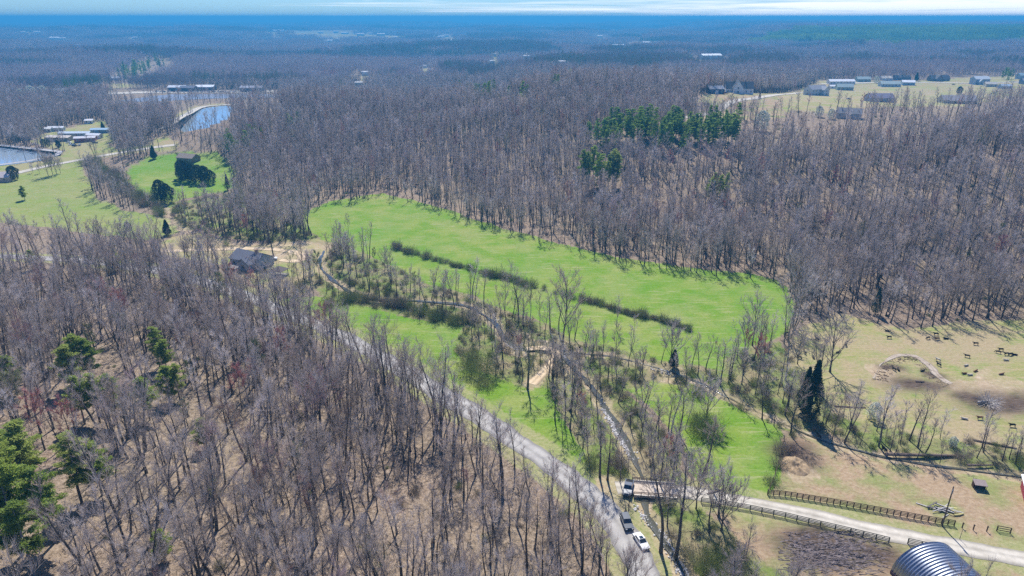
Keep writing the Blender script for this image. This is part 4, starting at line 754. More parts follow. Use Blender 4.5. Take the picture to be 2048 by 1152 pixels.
# undergrowth: brush among the creek trees and saplings under the woods
ux, uy = jitter_grid(3.0, -300, 320, 50, 560, 21); s = fan(ux, uy, 8) & free(ux, uy, 4.5); ux, uy = ux[s], uy[s]; ri = inpoly(ux, uy, Z_RIPA) | inpoly(ux, uy, Z_HEDGE_R) | inpoly(ux, uy, Z_VALLEY)
un = fbm(ux / 9, uy / 9, 67, 3); s = rg.uniform(0, 1, len(ux)) < np.where(ri, .26 + (un > .45) * .5, .12) + .45 * (np.minimum(np.abs(sdist(ux, uy, [(p.x, p.y) for p in CREEK[::3]])), np.abs(sdist(ux, uy, [(p.x, p.y) for p in CREEK2[::3]]))) < 7) + .25 * (np.minimum(np.abs(sdist(ux, uy, [(p.x, p.y) for p in CREEK[::3]])), np.abs(sdist(ux, uy, [(p.x, p.y) for p in CREEK2[::3]]))) < 4); ux, uy, ri = ux[s], uy[s], ri[s]
dcu = np.minimum(np.abs(sdist(ux, uy, cpts)), np.abs(sdist(ux, uy, [(p.x, p.y) for p in CREEK2[::3]])))
us = np.where(ri, rg.uniform(.45, 1.0, len(ux)), rg.uniform(.3, .75, len(ux)))
scatter('undergrowth', np.stack([ux, uy, ground(ux, uy) - .05], 1), us, rg.uniform(0, 6.28, len(ux)), np.where(ri | (rg.uniform(0, 1, len(ux)) < .4), rg.randint(0, 3, len(ux)), 3 + rg.randint(0, 2, len(ux))), [s_[1] for s_ in SH[:3]] + [joined('sap%d' % k, SN[k][3], SN[k][4], [M_BARK, M_BARK, M_TWIG]) for k in (0, 2)], label='twiggy brown and olive brush under the trees')
# fallen sticks on the forest floor
lx, ly = jitter_grid(3.4, -190, 260, 55, 330, 33); s = fan(lx, ly, 6) & free(lx, ly, 4.0); lx, ly = lx[s], ly[s]; s = rg.uniform(0, 1, len(lx)) < .6; lx, ly = lx[s], ly[s]
def sticks(seed):
    g = np.random.RandomState(seed); n = 26; c = g.uniform(-2, 2, (n, 3)); c[:, 2] = g.uniform(.02, .18, n); a_ = g.uniform(0, 6.28, n); l_ = g.uniform(.3, 1.5, n)[:, None]; d = np.stack([np.cos(a_), np.sin(a_), g.uniform(-.05, .2, n)], 1)
    V, Q = prisms(c, c + d * l_, g.uniform(.03, .11, n)); m = MB(); mb_add_q(m, V, Q); return m.mesh('sticks', [M_BARK])
scatter('fallen_sticks', np.stack([lx, ly, ground(lx, ly)], 1), rg.uniform(.7, 1.3, len(lx)), rg.uniform(0, 6.28, len(lx)), rg.randint(0, 4, len(lx)), [sticks(k) for k in range(4)], label='dead sticks and limbs littering the forest floor', tilt=.02)
# far woods: patches of low trees on the terrain
M_FARDK = mat_ramp('twigs of the darker far woods', [(0, (.40, .36, .36)), (.6, (.45, .40, .40)), (1, (.26, .33, .20))], trans=.45)
def patch(size, n, seed, hm=19, tw=.16, mt=None):
    g = np.random.RandomState(seed); P0 = []; P1 = []; W = []; Vt = []; mbx = MB()
    for i in range(n):
        x, y = g.uniform(-size / 2, size / 2, 2); H = hm * g.uniform(.65, 1.15); c0 = H * .45; rr = g.uniform(2.3, 4.0)
        P0.append((x, y, -3)); P1.append((x, y, H * .8)); W.append(.38)
        for k in range(int(16 if size > 60 else 30)):
            t = g.uniform(0, 1); z = c0 + (H - c0) * t; r2 = rr * math.sqrt(max(.08, 1 - (t * 1.7 - .8) ** 2)); a_ = g.uniform(0, 6.28); q = g.uniform(.2, 1)
            s0 = np.array([x + math.cos(a_) * r2 * q * .4, y + math.sin(a_) * r2 * q * .4, z - 1.0]); s1 = np.array([x + math.cos(a_) * r2 * q, y + math.sin(a_) * r2 * q, z + g.uniform(.2, 2.0)])
            P0.append(s0); P1.append(s1); W.append(tw * (2.2 if size > 60 else 1.35))
    V, Q = prisms(P0, P1, W); mb_add_q(mbx, V, Q); return mbx.mesh('far trees', [mt or M_TWIGFAR])
def far_ring(step, r0, r1, seed, pats, jit, nm, lb):
    x, y = jitter_grid(step, -r1, r1, r0 * .6, r1, seed); r = np.hypot(x, y); s = (r > r0) & (r < r1) & fan(x, y, 5); x, y = x[s], y[s]
    ok = np.ones(len(x), bool)
    for P in OPEN:
        for ox, oy in ((0, 0), (.4, .4), (-.4, .4), (.4, -.4), (-.4, -.4)): ok &= ~inpoly(x + ox * step, y + oy * step, P)
    x, y = x[ok], y[ok]; g = np.random.RandomState(seed); print(nm, len(x))
    pf = inpoly(x, y, PINEZ); ix = g.randint(0, len(pats) - 3, len(x)); dk = fbm(x / 420, y / 260, 71, 4) > .55; ix[dk] = len(pats) - 3 + g.randint(0, 2, dk.sum()); ix[pf] = len(pats) - 1
    return x, y, ix, g
PINEZ = poly([(1480, 90), (1600, 62), (1760, 58), (2100, 56), (2100, 88), (1900, 92), (1780, 98), (1650, 90)])
def pinepatch(size, n, seed):
    g = np.random.RandomState(seed); cs = []; rs = []
    for i in range(n):
        x, y = g.uniform(-size / 2, size / 2, 2); H = g.uniform(13, 19)
        for k in range(4): cs.append((x, y, H * (.45 + .17 * k))); rs.append(2.8 - .6 * k)
    V, Q = leaf_cloud(cs, rs, 9, 1.1, .8, seed); m = MB(); mb_add_q(m, V, Q); return m.mesh('far pines', [M_PINEDK])
p1 = [patch(30, 30, 100 + k, tw=.15) for k in range(6)] + [patch(30, 34, 150 + k, tw=.17, mt=M_FARDK) for k in range(2)] + [pinepatch(30, 40, 5)]
p2 = [patch(80, 150, 200 + k, tw=.22) for k in range(5)] + [patch(80, 165, 250 + k, tw=.24, mt=M_FARDK) for k in range(2)] + [pinepatch(80, 190, 6)]
X1, Y1, I1, g = far_ring(27, 1080, 2500, 31, p1, 0, 'far', ''); X2, Y2, I2, g = far_ring(72, 2500, 10500, 32, p2, 0, 'farther', '')
fx = np.concatenate([X1, X2]); fy = np.concatenate([Y1, Y2]); fi = np.concatenate([I1, I2 + len(p1)])
scatter('far_woodland', np.stack([fx, fy, ground(fx, fy) - .5], 1), np.random.RandomState(8).uniform(.85, 1.2, len(fx)), np.random.RandomState(9).uniform(0, 6.28, len(fx)), fi, p1 + p2, label='distant bare woodland rolling out to the horizon', tilt=.01)
# ------------------------------------------------------------------ buildings
def wallmat(c): return mat('siding %.2f %.2f %.2f' % c, c, .7, .06, 2)
def roofmat(c): return mat('roofing %.2f %.2f %.2f' % c, c, .75, .14, 1.5)
GLASS = mat('window glass', (.05, .07, .10), .1, .05, 1, spec=.7); TRIM = mat('white trim', (.75, .75, .73), .6, .03)
DOORM = mat('door paint', (.25, .12, .09), .6, .05); DARK = mat('dark interior', (.03, .028, .025), .9, .1)
def gable(mb, w, d, h, rh, mi=0, x0=0, y0=0, z0=-.6):
    X_, Y_ = w / 2, d / 2
    v = [(x0 - X_, y0 - Y_, z0), (x0 + X_, y0 - Y_, z0), (x0 + X_, y0 + Y_, z0), (x0 - X_, y0 + Y_, z0), (x0 - X_, y0 - Y_, h), (x0 + X_, y0 - Y_, h), (x0 + X_, y0 + Y_, h), (x0 - X_, y0 + Y_, h), (x0 - X_, y0, h + rh), (x0 + X_, y0, h + rh)]
    mb.add(v, [(0, 1, 5, 4), (2, 3, 7, 6), (1, 2, 6, 9, 5), (3, 0, 4, 8, 7), (3, 2, 1, 0)], mi)
def gable_roof(mb, w, d, h, rh, o=.4, th=.16, mi=0, x0=0, y0=0):
    X_ = w / 2 + o; s = rh / (d / 2); Y_ = d / 2 + o; e = h - s * o + .04; t = h + rh + .04
    for sg in (-1, 1):
        a = [(x0 - X_, y0 + sg * Y_, e), (x0 + X_, y0 + sg * Y_, e), (x0 + X_, y0, t), (x0 - X_, y0, t)]; b = [(p[0], p[1], p[2] + th) for p in a]
        f = [(0, 1, 2, 3), (7, 6, 5, 4), (0, 4, 5, 1), (1, 5, 6, 2), (3, 7, 4, 0)]
        mb.add(a + b, f if sg > 0 else [q[::-1] for q in f], mi)
def window(parent, x, y, z, w_, h_, face, frame=True):
    """a pane and its frame set on a wall; face is the outward direction in house axes"""
    fx, fy = face; rz = math.atan2(fx, -fy); f = MB(); p = MB()
    if frame:
        f.box((x + fx * .03, y + fy * .03, z), (w_ + .24, .08, h_ + .24), rz); o = f.build('window', TRIM, parent)
        p.box((x + fx * .06, y + fy * .06, z), (w_, .06, h_), rz); p.build('pane', GLASS, o)
    else: p.box((x + fx * .03, y + fy * .03, z), (w_, .08, h_), rz); o = p.build('window', GLASS, parent)
    return o
def house(px, py, w, d, h, rh, deg, wall, roof, label, name='house', lod=1, wing=None, chimney=False, cat='house', porch=False, group=None, big_door=False, sink=0, z=None, xyz=None):
    x, y, zz = xyz or at(px, py); t = thing(name, label, cat, (x, y, zz - sink), R(deg), group, (1, 1, 1) if xyz or py > 300 else (1.0, 1.0, 1.16))
    m = MB(); gable(m, w, d, h, rh); r = MB(); gable_roof(r, w, d, h, rh)
    wo = None
    if wing:                                                # cross-gabled wing: (x offset, width, reach, height, rise)
        ox, ww, reach, wh, wr = wing; n_ = 5
        X_ = ww / 2; yy0, yy1 = -d / 2 - reach, 0
        m.add([(ox - X_, yy0, -.6), (ox + X_, yy0, -.6), (ox + X_, yy1, -.6), (ox - X_, yy1, -.6), (ox - X_, yy0, wh), (ox + X_, yy0, wh), (ox + X_, yy1, wh), (ox - X_, yy1, wh), (ox, yy0, wh + wr), (ox, yy1, wh + wr)], [(0, 1, 5, 8, 4), (1, 2, 6, 5), (3, 0, 4, 7), (2, 3, 7, 9, 6)])
        s = wr / X_; X2 = X_ + .4
        for sg in (-1, 1):
            a = [(ox + sg * X2, yy0 - .4, wh - s * .4 + .05), (ox, yy0 - .4, wh + wr + .05), (ox, yy1, wh + wr + .05), (ox + sg * X2, yy1, wh - s * .4 + .05)]; b = [(p[0], p[1], p[2] + .17) for p in a]
            f = [(0, 1, 2, 3), (7, 6, 5, 4), (0, 4, 5, 1), (1, 5, 6, 2), (3, 7, 4, 0)]; r.add(a + b, f if sg < 0 else [q[::-1] for q in f])
    m.build('wall', wallmat(wall), t); ro = r.build('roof', roofmat(roof), t)
    if chimney: c = MB(); c.box((w * .22, 0, h + rh + .3), (.9, .9, 1.8)); c.build('chimney', mat('brick chimney', (.32, .17, .13), .9, .2, 6), ro)
    if lod < 2:
        st = 2 if h > 4.6 else 1; nx = max(2, int(w / 4)); wl = w
        for fl in range(st):
            zc = 1.6 + fl * 2.8
            for k in range(nx):
                xx = -wl / 2 + wl * (k + .5) / nx
                if wing and abs(xx - wing[0]) < wing[1] / 2 + .4: continue
                if fl == 0 and k == nx // 2:
                    q = MB(); q.box((xx, -d / 2 - .03, 1.05), (1.0 if not big_door else 2.8, .09, 2.1 if not big_door else 2.5)); q.build('door', DOORM if not big_door else TRIM, t); continue
                window(t, xx, -d / 2, zc, 1.1, 1.3, (0, -1))
            for sg in (-1, 1): window(t, sg * w / 2, 0, zc, 1.1, 1.3, (sg, 0))
        if wing: window(t, wing[0], -d / 2 - wing[2], 1.6, 1.4, 1.4, (0, -1))
        if wing and wing[3] > 4: window(t, wing[0], -d / 2 - wing[2], 4.3, 1.2, 1.2, (0, -1))
    if porch:
        q = MB(); q.box((0, -d / 2 - 1.5, 2.55), (w * .7, 2.8, .14)); q.build('porch_roof', roofmat(roof), t)
        for k in range(4): q = MB(); q.box((-w * .33 + w * .66 * k / 3, -d / 2 - 2.7, 1.2), (.16, .16, 2.6)); q.build('post', TRIM, t)
    return t
W_ = (.80, .80, .78); G_ = (.58, .62, .64); B_ = (.42, .50, .58); T_ = (.64, .56, .45); DK = (.09, .10, .12); GR = (.30, .31, .34); LR = (.66, .68, .70); GN = (.36, .44, .42); NV = (.07, .11, .20)
# subdivision on the right
house(1429, 186, 13, 9, 3.2, 2.0, 8, NV, GR, 'navy metal garage left of the white farmhouse', 'garage', big_door=True, cat='garage')
house(1476, 186, 24, 11, 3.8, 4.6, -6, W_, DK, 'white farmhouse with steep black gables at the end of the drive', wing=(-2, 9, 4, 4.4, 5.4), chimney=True)
house(1611, 162, 17, 9, 3.0, 2.2, 5, W_, LR, 'white house at the wood edge left of the street')
house(1630, 191, 21, 11, 5.6, 3.0, 22, G_, GR, 'large two-storey grey house in front of the bright green lawn', wing=(5, 7, 4, 5.2, 2.6))
house(1681, 168, 34, 10, 3.2, 2.0, 2, W_, (.78, .78, .80), 'long low building with a bright white metal roof', 'long_barn', cat='building')
house(1688, 180, 18, 10, 3.2, 2.8, -10, GN, GN, 'grey-green house in front of the long white-roofed building')
house(1665, 177, 9, 6, 2.4, 1.2, 4, W_, (.75, .75, .76), 'small white shed before the long white-roofed building', 'shed', cat='shed')
house(1725, 163, 18, 9, 3.0, 2.4, 0, GN, GN, 'green-roofed house on the street, right of the long building')
house(1771, 161, 15, 8, 3.0, 2.0, 3, W_, T_, 'white house with a tan roof on the street')
house(1802, 160, 22, 10, 3.0, 2.6, -2, (.22, .24, .30), DK, 'dark house with a wide black roof on the street')
house(1778, 173, 24, 11, 3.0, 2.6, -4, G_, GN, 'wide grey-green house in the second row below the street')
house(1815, 170, 15, 9, 3.2, 2.0, -14, B_, (.85, .85, .86), 'blue shed with a gleaming white metal roof', 'shed', cat='shed')
house(1876, 162, 26, 11, 3.0, 3.8, 4, (.25, .22, .22), (.10, .10, .12), 'dark gabled house with a white gable front on the street', wing=(-4, 9, 3, 3, 4.2))
house(1958, 168, 20, 11, 5.6, 2.8, 6, B_, G_, 'two-storey blue-grey house on the open green', wing=(-4, 6, 3, 3.2, 2))
house(1980, 173, 13, 8, 2.8, 2.0, -12, T_, (.60, .54, .44), 'low tan-roofed garage beside the two-storey blue-grey house', 'garage', cat='garage')
house(2009, 177, 13, 8, 2.6, 1.8, 2, B_, B_, 'small low blue shed right of the two-storey house', 'shed', cat='shed')
house(2044, 158, 15, 9, 4.4, 2.4, 8, B_, (.30, .42, .46), 'teal-grey house cut by the right edge, upper one')
house(2052, 168, 14, 9, 3.6, 2.4, 0, (.22, .26, .34), GR, 'dark blue house cut by the right edge, lower one')
house(1757, 203, 22, 11, 3.0, 3.0, 2, (.45, .44, .50), (.24, .22, .30), 'long house with a purple-grey roof at the near wood edge')
house(1913, 206, 30, 13, 2.8, 3.2, -4, T_, (.33, .32, .34), 'wide low grey-roofed house at the near wood edge', porch=True)
house(1697, 236, 16, 9, 3.2, 2.8, -28, (.50, .52, .50), (.20, .20, .22), 'grey-roofed house half hidden among the near trees')
house(1649, 127, 42, 16, 4, 2.6, 2, (.12, .14, .18), (.85, .85, .85), 'far dark building with a long white roof', 'building', lod=2, cat='building')
house(1592, 138, 18, 8, 3, 1.6, 0, W_, W_, 'far small white building left of the long white roof', 'building', lod=2, cat='building')
# trailer court and yards on the left
for px_, py_, w_, d_, a_, wa, ro, lb in [(114, 262, 13, 5, 6, W_, (.70, .72, .76), 'white-roofed trailer at the back of the court'), (152, 273, 25, 6, 3, (.35, .42, .50), (.52, .60, .68), 'longest blue-grey trailer in the middle of the court'), (122, 281, 20, 9, -6, (.45, .40, .36), (.58, .52, .46), 'wide trailer with a tan roof'),
        (172, 283, 15, 5, 14, (.34, .12, .14), (.72, .70, .72), 'maroon trailer with white striped roof'), (190, 277, 12, 5, -10, W_, (.70, .72, .74), 'white trailer right of the maroon one'), (203, 266, 15, 5, 4, (.22, .32, .42), (.40, .55, .66), 'trailer with a blue roof beside a narrow cedar'),
        (180, 247, 7, 5, 10, W_, (.80, .80, .82), 'small white shed above the court'), (50, 279, 10, 5, -20, W_, (.68, .68, .70), 'small white trailer at the left end of the court'), (98, 264, 6, 4, 0, W_, W_, 'tiny white shed left of the back trailer')]:
    house(px_, py_, w_, d_, 2.6, .9, a_, wa, ro, lb, 'shed' if 'shed' in lb else 'trailer_home', cat='shed' if 'shed' in lb else 'trailer home')
house(0, 362, 14, 9, 3, 2.6, 12, (.58, .46, .42), (.60, .52, .50), 'pinkish house cut by the left edge beside a dark cedar')
house(378, 322, 13, 8, 2.8, 2.2, -18, (.25, .20, .15), (.30, .24, .19), 'brown cabin above the cedar clump on the round field', 'cabin', cat='cabin')
house(137, 189, 34, 14, 4, 2.6, 6, (.35, .42, .48), (.50, .60, .64), 'large pale blue metal building on the far pale yard', 'building', lod=2, cat='building')
house(122, 195, 10, 6, 2.6, 1.4, -20, (.5, .5, .5), (.62, .60, .56), 'small grey shed in front of the pale blue metal building', 'shed', lod=2, cat='shed')
house(231, 160, 18, 9, 3, 2, 3, W_, (.66, .70, .74), 'far house in the small clearing behind the reservoir', lod=2)
for px_, py_, w_, wa, ro, lb in [(357, 182, 24, (.10, .11, .14), (.62, .64, .68), 'grey warehouse behind the left parked row'), (412, 181, 26, (.08, .09, .12), (.82, .84, .88), 'dark warehouse with a bright roof behind the parked row'), (378, 183, 20, DK, (.12, .13, .18), 'low black-roofed warehouse between the two others'), (505, 183, 30, (.10, .10, .13), (.34, .34, .40), 'dark long building at the right end of the parking lot')]:
    house(px_, py_, w_, 12, 4.5, 2, 0, wa, ro, lb, 'warehouse', lod=2, cat='warehouse')
for k, (px_, py_, w_) in enumerate(FARB):
    wh = k % 3 != 2; xx, yy, zz = at(px_, py_); sz = w_ * math.hypot(xx, yy) / FPX
    house(px_, py_, sz, sz * .45, 5 + sz * .06, sz * .06, (k * 37) % 40 - 20, (.74, .74, .72) if wh else (.52, .54, .56), (.82, .83, .84) if k % 2 else (.60, .61, .64), FARL[k], 'building', lod=2, cat='building')
# the valley house
hx, hy, hz = at(505, 528)
HH = house(505, 528, 15, 9.5, 3.0, 2.6, -28, (.36, .40, .47), (.15, .16, .20), 'blue-grey roofed house with two gables beside the sandy drive', 'house', lod=0, wing=(3.2, 6, 2.6, 2.8, 2.2), chimney=True, xyz=(hx, hy, hz))
q = MB(); q.box((-2.5, -7.2, .9), (7, 4.4, .18)); dk = q.build('deck', mat('grey deck boards', (.26, .24, .23), .9, .15, 6), HH)
for xx in (-5.8, -2.5, .8):
    q = MB(); q.box((xx, -9.25, .2), (.16, .16, 1.6)); q.build('post', mat('grey deck boards', (.26, .24, .23)), dk)
q = MB(); [q.box((-2.5, -9.3, 1.3 + .35 * k), (7, .07, .09)) for k in range(3)]; q.build('railing', mat('grey deck boards', (.26, .24, .23)), dk)
gx_, gy_, gz0 = at(560, 551); t = thing('gazebo', 'dark brown square gazebo with a hipped roof below the house', 'gazebo', (gx_, gy_, gz0), R(-20))
q = MB(); q.add([(-2.6, -2.6, 2.5), (2.6, -2.6, 2.5), (2.6, 2.6, 2.5), (-2.6, 2.6, 2.5), (0, 0, 4.1), (-2.6, -2.6, 2.35), (2.6, -2.6, 2.35), (2.6, 2.6, 2.35), (-2.6, 2.6, 2.35)], [(0, 1, 4), (1, 2, 4), (2, 3, 4), (3, 0, 4), (5, 6, 1, 0), (6, 7, 2, 1), (7, 8, 3, 2), (8, 5, 0, 3), (8, 7, 6, 5)]); q.build('roof', roofmat((.13, .10, .10)), t)
for sx in (-1, 1):
    for sy in (-1, 1): q = MB(); q.box((sx * 2.2, sy * 2.2, 1.1), (.18, .18, 2.5)); q.build('post', DARK, t)
q = MB(); q.box((0, 0, .12), (5, 5, .25)); q.build('floor', mat('grey deck boards', (.26, .24, .23)), t)
fx0, fy0, fz0 = at(545, 545); t = thing('fence', 'low dark board fence running from the deck to the gazebo', 'fence', (0, 0, 0))
def fence(t, pxs, hgt, sp, nr, m, th=.10):
    P = [Vector(at(a, b)[:2]) for a, b in pxs]; posts = []
    for a, b in zip(P[:-1], P[1:]):
        k = max(1, round((b - a).length / sp)); posts += [a + (b - a) * j / k for j in range(k)]
    posts.append(P[-1])
    for p in posts:
        q = MB(); zc = gz(p.x, p.y); q.box((p.x, p.y, zc + hgt / 2 - .1), (.15, .15, hgt + .25)); q.build('post', m, t)
    for r_i in range(nr):
        q = MB()
        for a, b in zip(posts[:-1], posts[1:]):
            za, zb = gz(a.x, a.y), gz(b.x, b.y); hh = hgt * (.22 + .74 * r_i / max(1, nr - 1)); d = (b - a).normalized(); nn = Vector((-d.y, d.x)) * .09
            v = []
            for e, ze in ((a, za), (b, zb)):
                for s_ in (nn, nn * .45):
                    for dz in (-th, th): v.append((e.x + s_.x, e.y + s_.y, ze + hh + dz * .75))
            q.add(v, [(0, 4, 5, 1), (2, 3, 7, 6), (1, 5, 7, 3), (0, 2, 6, 4), (0, 1, 3, 2), (4, 6, 7, 5)])
        q.build('rail', m, t)
    return posts
FM = mat('dark stained boards', (.085, .055, .045), .85, .2, 4); FG = mat('dark green-brown boards', (.06, .07, .055), .85, .2, 4)
fence(t, [(515, 540), (535, 546), (552, 552)], 1.5, 2.4, 5, FM)
t = thing('board_fence', 'long dark brown board fence along the upper side of the lane', 'fence'); fence(t, [(1535, 990), (1570, 993), (1640, 1004), (1720, 1018), (1800, 1033), (1870, 1046), (1908, 1052)], 1.35, 1.22, 4, FM)
t = thing('board_fence', 'dark green board fence along the lower side of the lane', 'fence'); fence(t, [(1402, 1006), (1450, 1012), (1500, 1021), (1570, 1036), (1640, 1053), (1700, 1067), (1777, 1086)], 1.35, 2.44, 4, FG)
t = thing('board_fence', 'short dark green fence stub above the curved metal hut', 'fence'); fence(t, [(1815, 1088), (1842, 1094), (1865, 1099)], 1.35, 2.44, 4, FG)
t = thing('board_fence', 'two-post scrap of brown rail fence at the far right of the lane', 'fence'); fence(t, [(1993, 1062), (2020, 1067)], 1.3, 2.8, 3, FM)
for k, (bx, by, lb) in enumerate([(1924, 1056, 'lone brown fence post just past the end of the long fence'), (1946, 1060, 'lone fence post with a broken rail, second past the long fence'), (1973, 1063, 'lone fence post nearest the two-post fence scrap')]):
    x, y, z = at(bx, by); q = MB(); q.box((0, 0, .6), (.16, .16, 1.5), 0, 0); q.box((.12, .04, 1.0), (.5, .05, .12), .3); tag(q.build('fence_post', FM, loc=(x, y, z)), lb, 'post')
t = thing('pasture_fence', 'wire fence with dark posts along the left side of the paddock', 'fence'); fence(t, [(1568, 880), (1556, 930), (1545, 965), (1535, 988)], 1.3, 3.0, 3, FM, .03)
# run-in shelter
x, y, z = at(1957, 976); t = thing('shelter', 'small open wooden shelter with a flat brown roof in the paddock', 'shelter', (x, y, z), R(-14), None, .62)
q = MB(); q.add([(-2, -1.6, 2.0), (2, -1.6, 2.0), (2, 1.3, 2.6), (-2, 1.3, 2.6), (-2, -1.6, 2.12), (2, -1.6, 2.12), (2, 1.3, 2.72), (-2, 1.3, 2.72)], [(3, 2, 1, 0), (4, 5, 6, 7), (0, 1, 5, 4), (1, 2, 6, 5), (2, 3, 7, 6), (3, 0, 4, 7)]); q.build('roof', roofmat((.30, .24, .22)), t)
q = MB(); q.box((0, 1.15, 1.15), (3.8, .1, 2.6)); q.box((-1.87, .3, 1.1), (.1, 1.6, 2.4)); q.box((1.87, .3, 1.1), (.1, 1.6, 2.4)); q.build('wall', FM, t)
for sx in (-1.8, 1.8): q = MB(); q.box((sx, -1.4, .95), (.14, .14, 2.3)); q.build('post', FM, t)
q = MB(); q.box((0, .3, .45), (2.6, .7, .5)); q.build('feed_trough', FM, t)
# red barn cut by the right edge
x, y, z = at(2052, 1000); house(2080, 1003, 8, 6, 2.8, 1.2, 62, (.32, .05, .07), (.80, .80, .80), 'red shed with a white roof cut by the right edge', 'red_shed', lod=1, cat='shed')
# ribbed metal hut
a = Vector(at(1780, 1146)[:2]); b = Vector(at(1905, 1127)[:2]); ctr = (a + b) / 2; ax = (b - a).normalized(); per = Vector((ax.y, -ax.x)); wd = (b - a).length; z0 = gz(ctr.x, ctr.y)
if per.y > 0: per = -per
t = thing('metal_hut', 'silver ribbed half-round metal hut cut by the bottom edge', 'hut', (ctr.x, ctr.y, z0), math.atan2(ax.y, ax.x))
L_ = 15.0; NS = 40; per_ = .62; nst = int(L_ / per_ * 6); V = []; fl = -1 if (Vector((-ax.y, ax.x)).dot(per) < 0) else 1
for i in range(nst + 1):
    yy = fl * L_ * i / nst; rr = wd / 2 - .12 + .13 * math.cos(i * math.pi / 3)
    for k in range(NS + 1):
        th_ = math.pi * k / NS; V.append((math.cos(th_) * rr, yy, -.1 + .6 + math.sin(th_) * rr * .86))
Q = [(i * (NS + 1) + k, i * (NS + 1) + k + 1, (i + 1) * (NS + 1) + k + 1, (i + 1) * (NS + 1) + k) for i in range(nst) for k in range(NS)]
MH = mat('galvanised ribbed steel', (.36, .39, .45), .42, .14, 1.2, metal=.85)
link('ribbed_shell', arr_mesh('ribbed shell', np.array(V), np.array(Q), [MH], smooth=False), t)
q = MB(); r1 = wd / 2 - .3; v = [(math.cos(math.pi * k / NS) * r1, fl * .12, .5 + math.sin(math.pi * k / NS) * r1 * .86) for k in range(NS + 1)] + [(-r1, fl * .12, -.3), (r1, fl * .12, -.3)]; q.add(v, [tuple(range(NS + 3))]); q.build('end_wall', mat('dark red end wall', (.16, .05, .05), .8), t)
for sx in (-1, 1): q = MB(); q.box((sx * (wd / 2 - .05), fl * L_ / 2, .1), (.24, L_, 1.1)); q.build('side_wall', mat('dark stem wall', (.10, .06, .07), .85), t)
q = MB(); q.tube([(1.2, fl * 7.5, .5 + r1 * .84), (1.2, fl * 7.5, .5 + r1 * .84 + 1.0)], [.14, .14], 8, cap=True); q.build('vent_pipe', MH, t)
# poles
def pole(bx, by, ty, lb, arm=True, r=.15):
    x, y, z = at(bx, by); lo, hi = 1, 30
    for _ in range(20):
        m = (lo + hi) / 2
        if pix(x, y, z + m)[1] > ty: lo = m
        else: hi = m
    t = thing('utility_pole', lb, 'utility pole', (x, y, z)); q = MB(); q.tube([(0, 0, -.5), (.05, 0, lo)], [r, r * .7], 8, cap=True); q.build('pole', mat('weathered pole', (.13, .10, .08), .9, .2), t)
    if arm:
        q = MB(); q.box((0, -.18, lo - .5), (.16, .10, .12)); q.tube([(-.05, -.2, lo - 1.5), (-.05, -.2, lo - .7)], [.14, .14], 8, cap=True); q.build('pole_top_bracket', mat('grey insulator', (.3, .3, .31), .5), t)
    return lo, t
pole(1884, 1052, 973, 'tall wooden utility pole rising past the scattered lumber')
pole(1256, 1031, 986, 'thin dark pole beside the dark parked vehicle by the bridge', False, .10)
pole(1919, 1079, 1058, 'short thin grey post on the verge right of the utility pole', False, .05)
pole(1515, 223, 198, 'far thin utility pole on the tan slope below the drive', True, .2); pole(1427, 221, 195, 'far thin utility pole left of the drive', True, .18)
# lumber pile, logs, stump
x, y, z = at(1882, 1020); t = thing('lumber_pile', 'scattered pile of grey and yellow boards beside the utility pole', 'lumber', (x, y, z)); rl = random.Random(4)
PM = [mat('grey board', (.40, .38, .36)), mat('yellow board', (.62, .54, .22)), mat('dark board', (.14, .12, .12))]
for k in range(22): q = MB(); q.box((rl.gauss(0, 1.3), rl.gauss(0, .8), .12 + .05 * k % .6), (rl.uniform(2.2, 4.4), rl.uniform(.14, .3), .07), rl.uniform(-1.2, .6), 0, 1, 0, rl.uniform(-.12, .12)); q.build('board', PM[0 if k % 4 else 1] if k % 5 else PM[2], t)
def log(bx, by, ln, r, deg, lb, m, nm='fallen_log'):
    x, y, z = at(bx, by); q = MB(); c = Vector((math.cos(R(deg)), math.sin(R(deg)), 0)); q.tube([-c * ln / 2 + Vector((0, 0, r * .8)), Vector((0, 0, r * .9)), c * ln / 2 + Vector((0, .3, r * .8))], [r, r * .9, r * .6], 7, cap=True); tag(q.build(nm, m, loc=(x, y, z)), lb, 'log')
LOGM = mat('dead log', (.20, .15, .12), .9, .2); log(1918, 1031, 2.2, .22, 4, 'short pale yellow log right of the lumber pile', PM[1])
for bx, by, ln, r, dg, lb in [(1700, 815, 8, .2, -8, 'thin fallen log in the grass left of the white blossom tree'), (1850, 913, 18, .4, -3, 'long dark fallen trunk along the creek line below the pasture'), (1990, 890, 9, .25, -25, 'fallen pole of a log below the muddy patch'), (1960, 932, 6, .25, -3, 'short log tangle at the creek line near the shelter'), (1840, 765, 2.4, .3, -10, 'pale short log inside the curved dirt path'), (1640, 562, 22, .3, 8, 'long fallen trunk lying in the wood above the pasture'), (1430, 985, 4, .2, 20, 'short dark log in the grass beside the lane')]: log(bx, by, ln, r, dg, lb, LOGM)
x, y, z = at(1975, 806); P0 = []; P1 = []; 
for k in range(280):
    d = rvec(); d.z = abs(d.z) * .55; s = d * rl.uniform(.2, 1.2); P0.append(s * 1.2); P1.append(s * 1.2 + (d + rvec(.5)).normalized() * rl.uniform(.8, 3.2))
P1 = [Vector((p.x, p.y, max(.05, p.z))) for p in P1]; q = MB(); V, Qq = prisms(P0, P1, [rl.uniform(.05, .16) for _ in P0]); mb_add_q(q, V, Qq); q.tube([(-3, -.4, .5), (0, 0, .7), (2.6, .5, .5)], [.3, .27, .12], 8, cap=True)
tag(q.build('uprooted_tree', mat('bleached wood', (.50, .45, .40)), loc=(x, y, z)), 'tangled uprooted tree lying on the dark mud patch', 'dead tree')
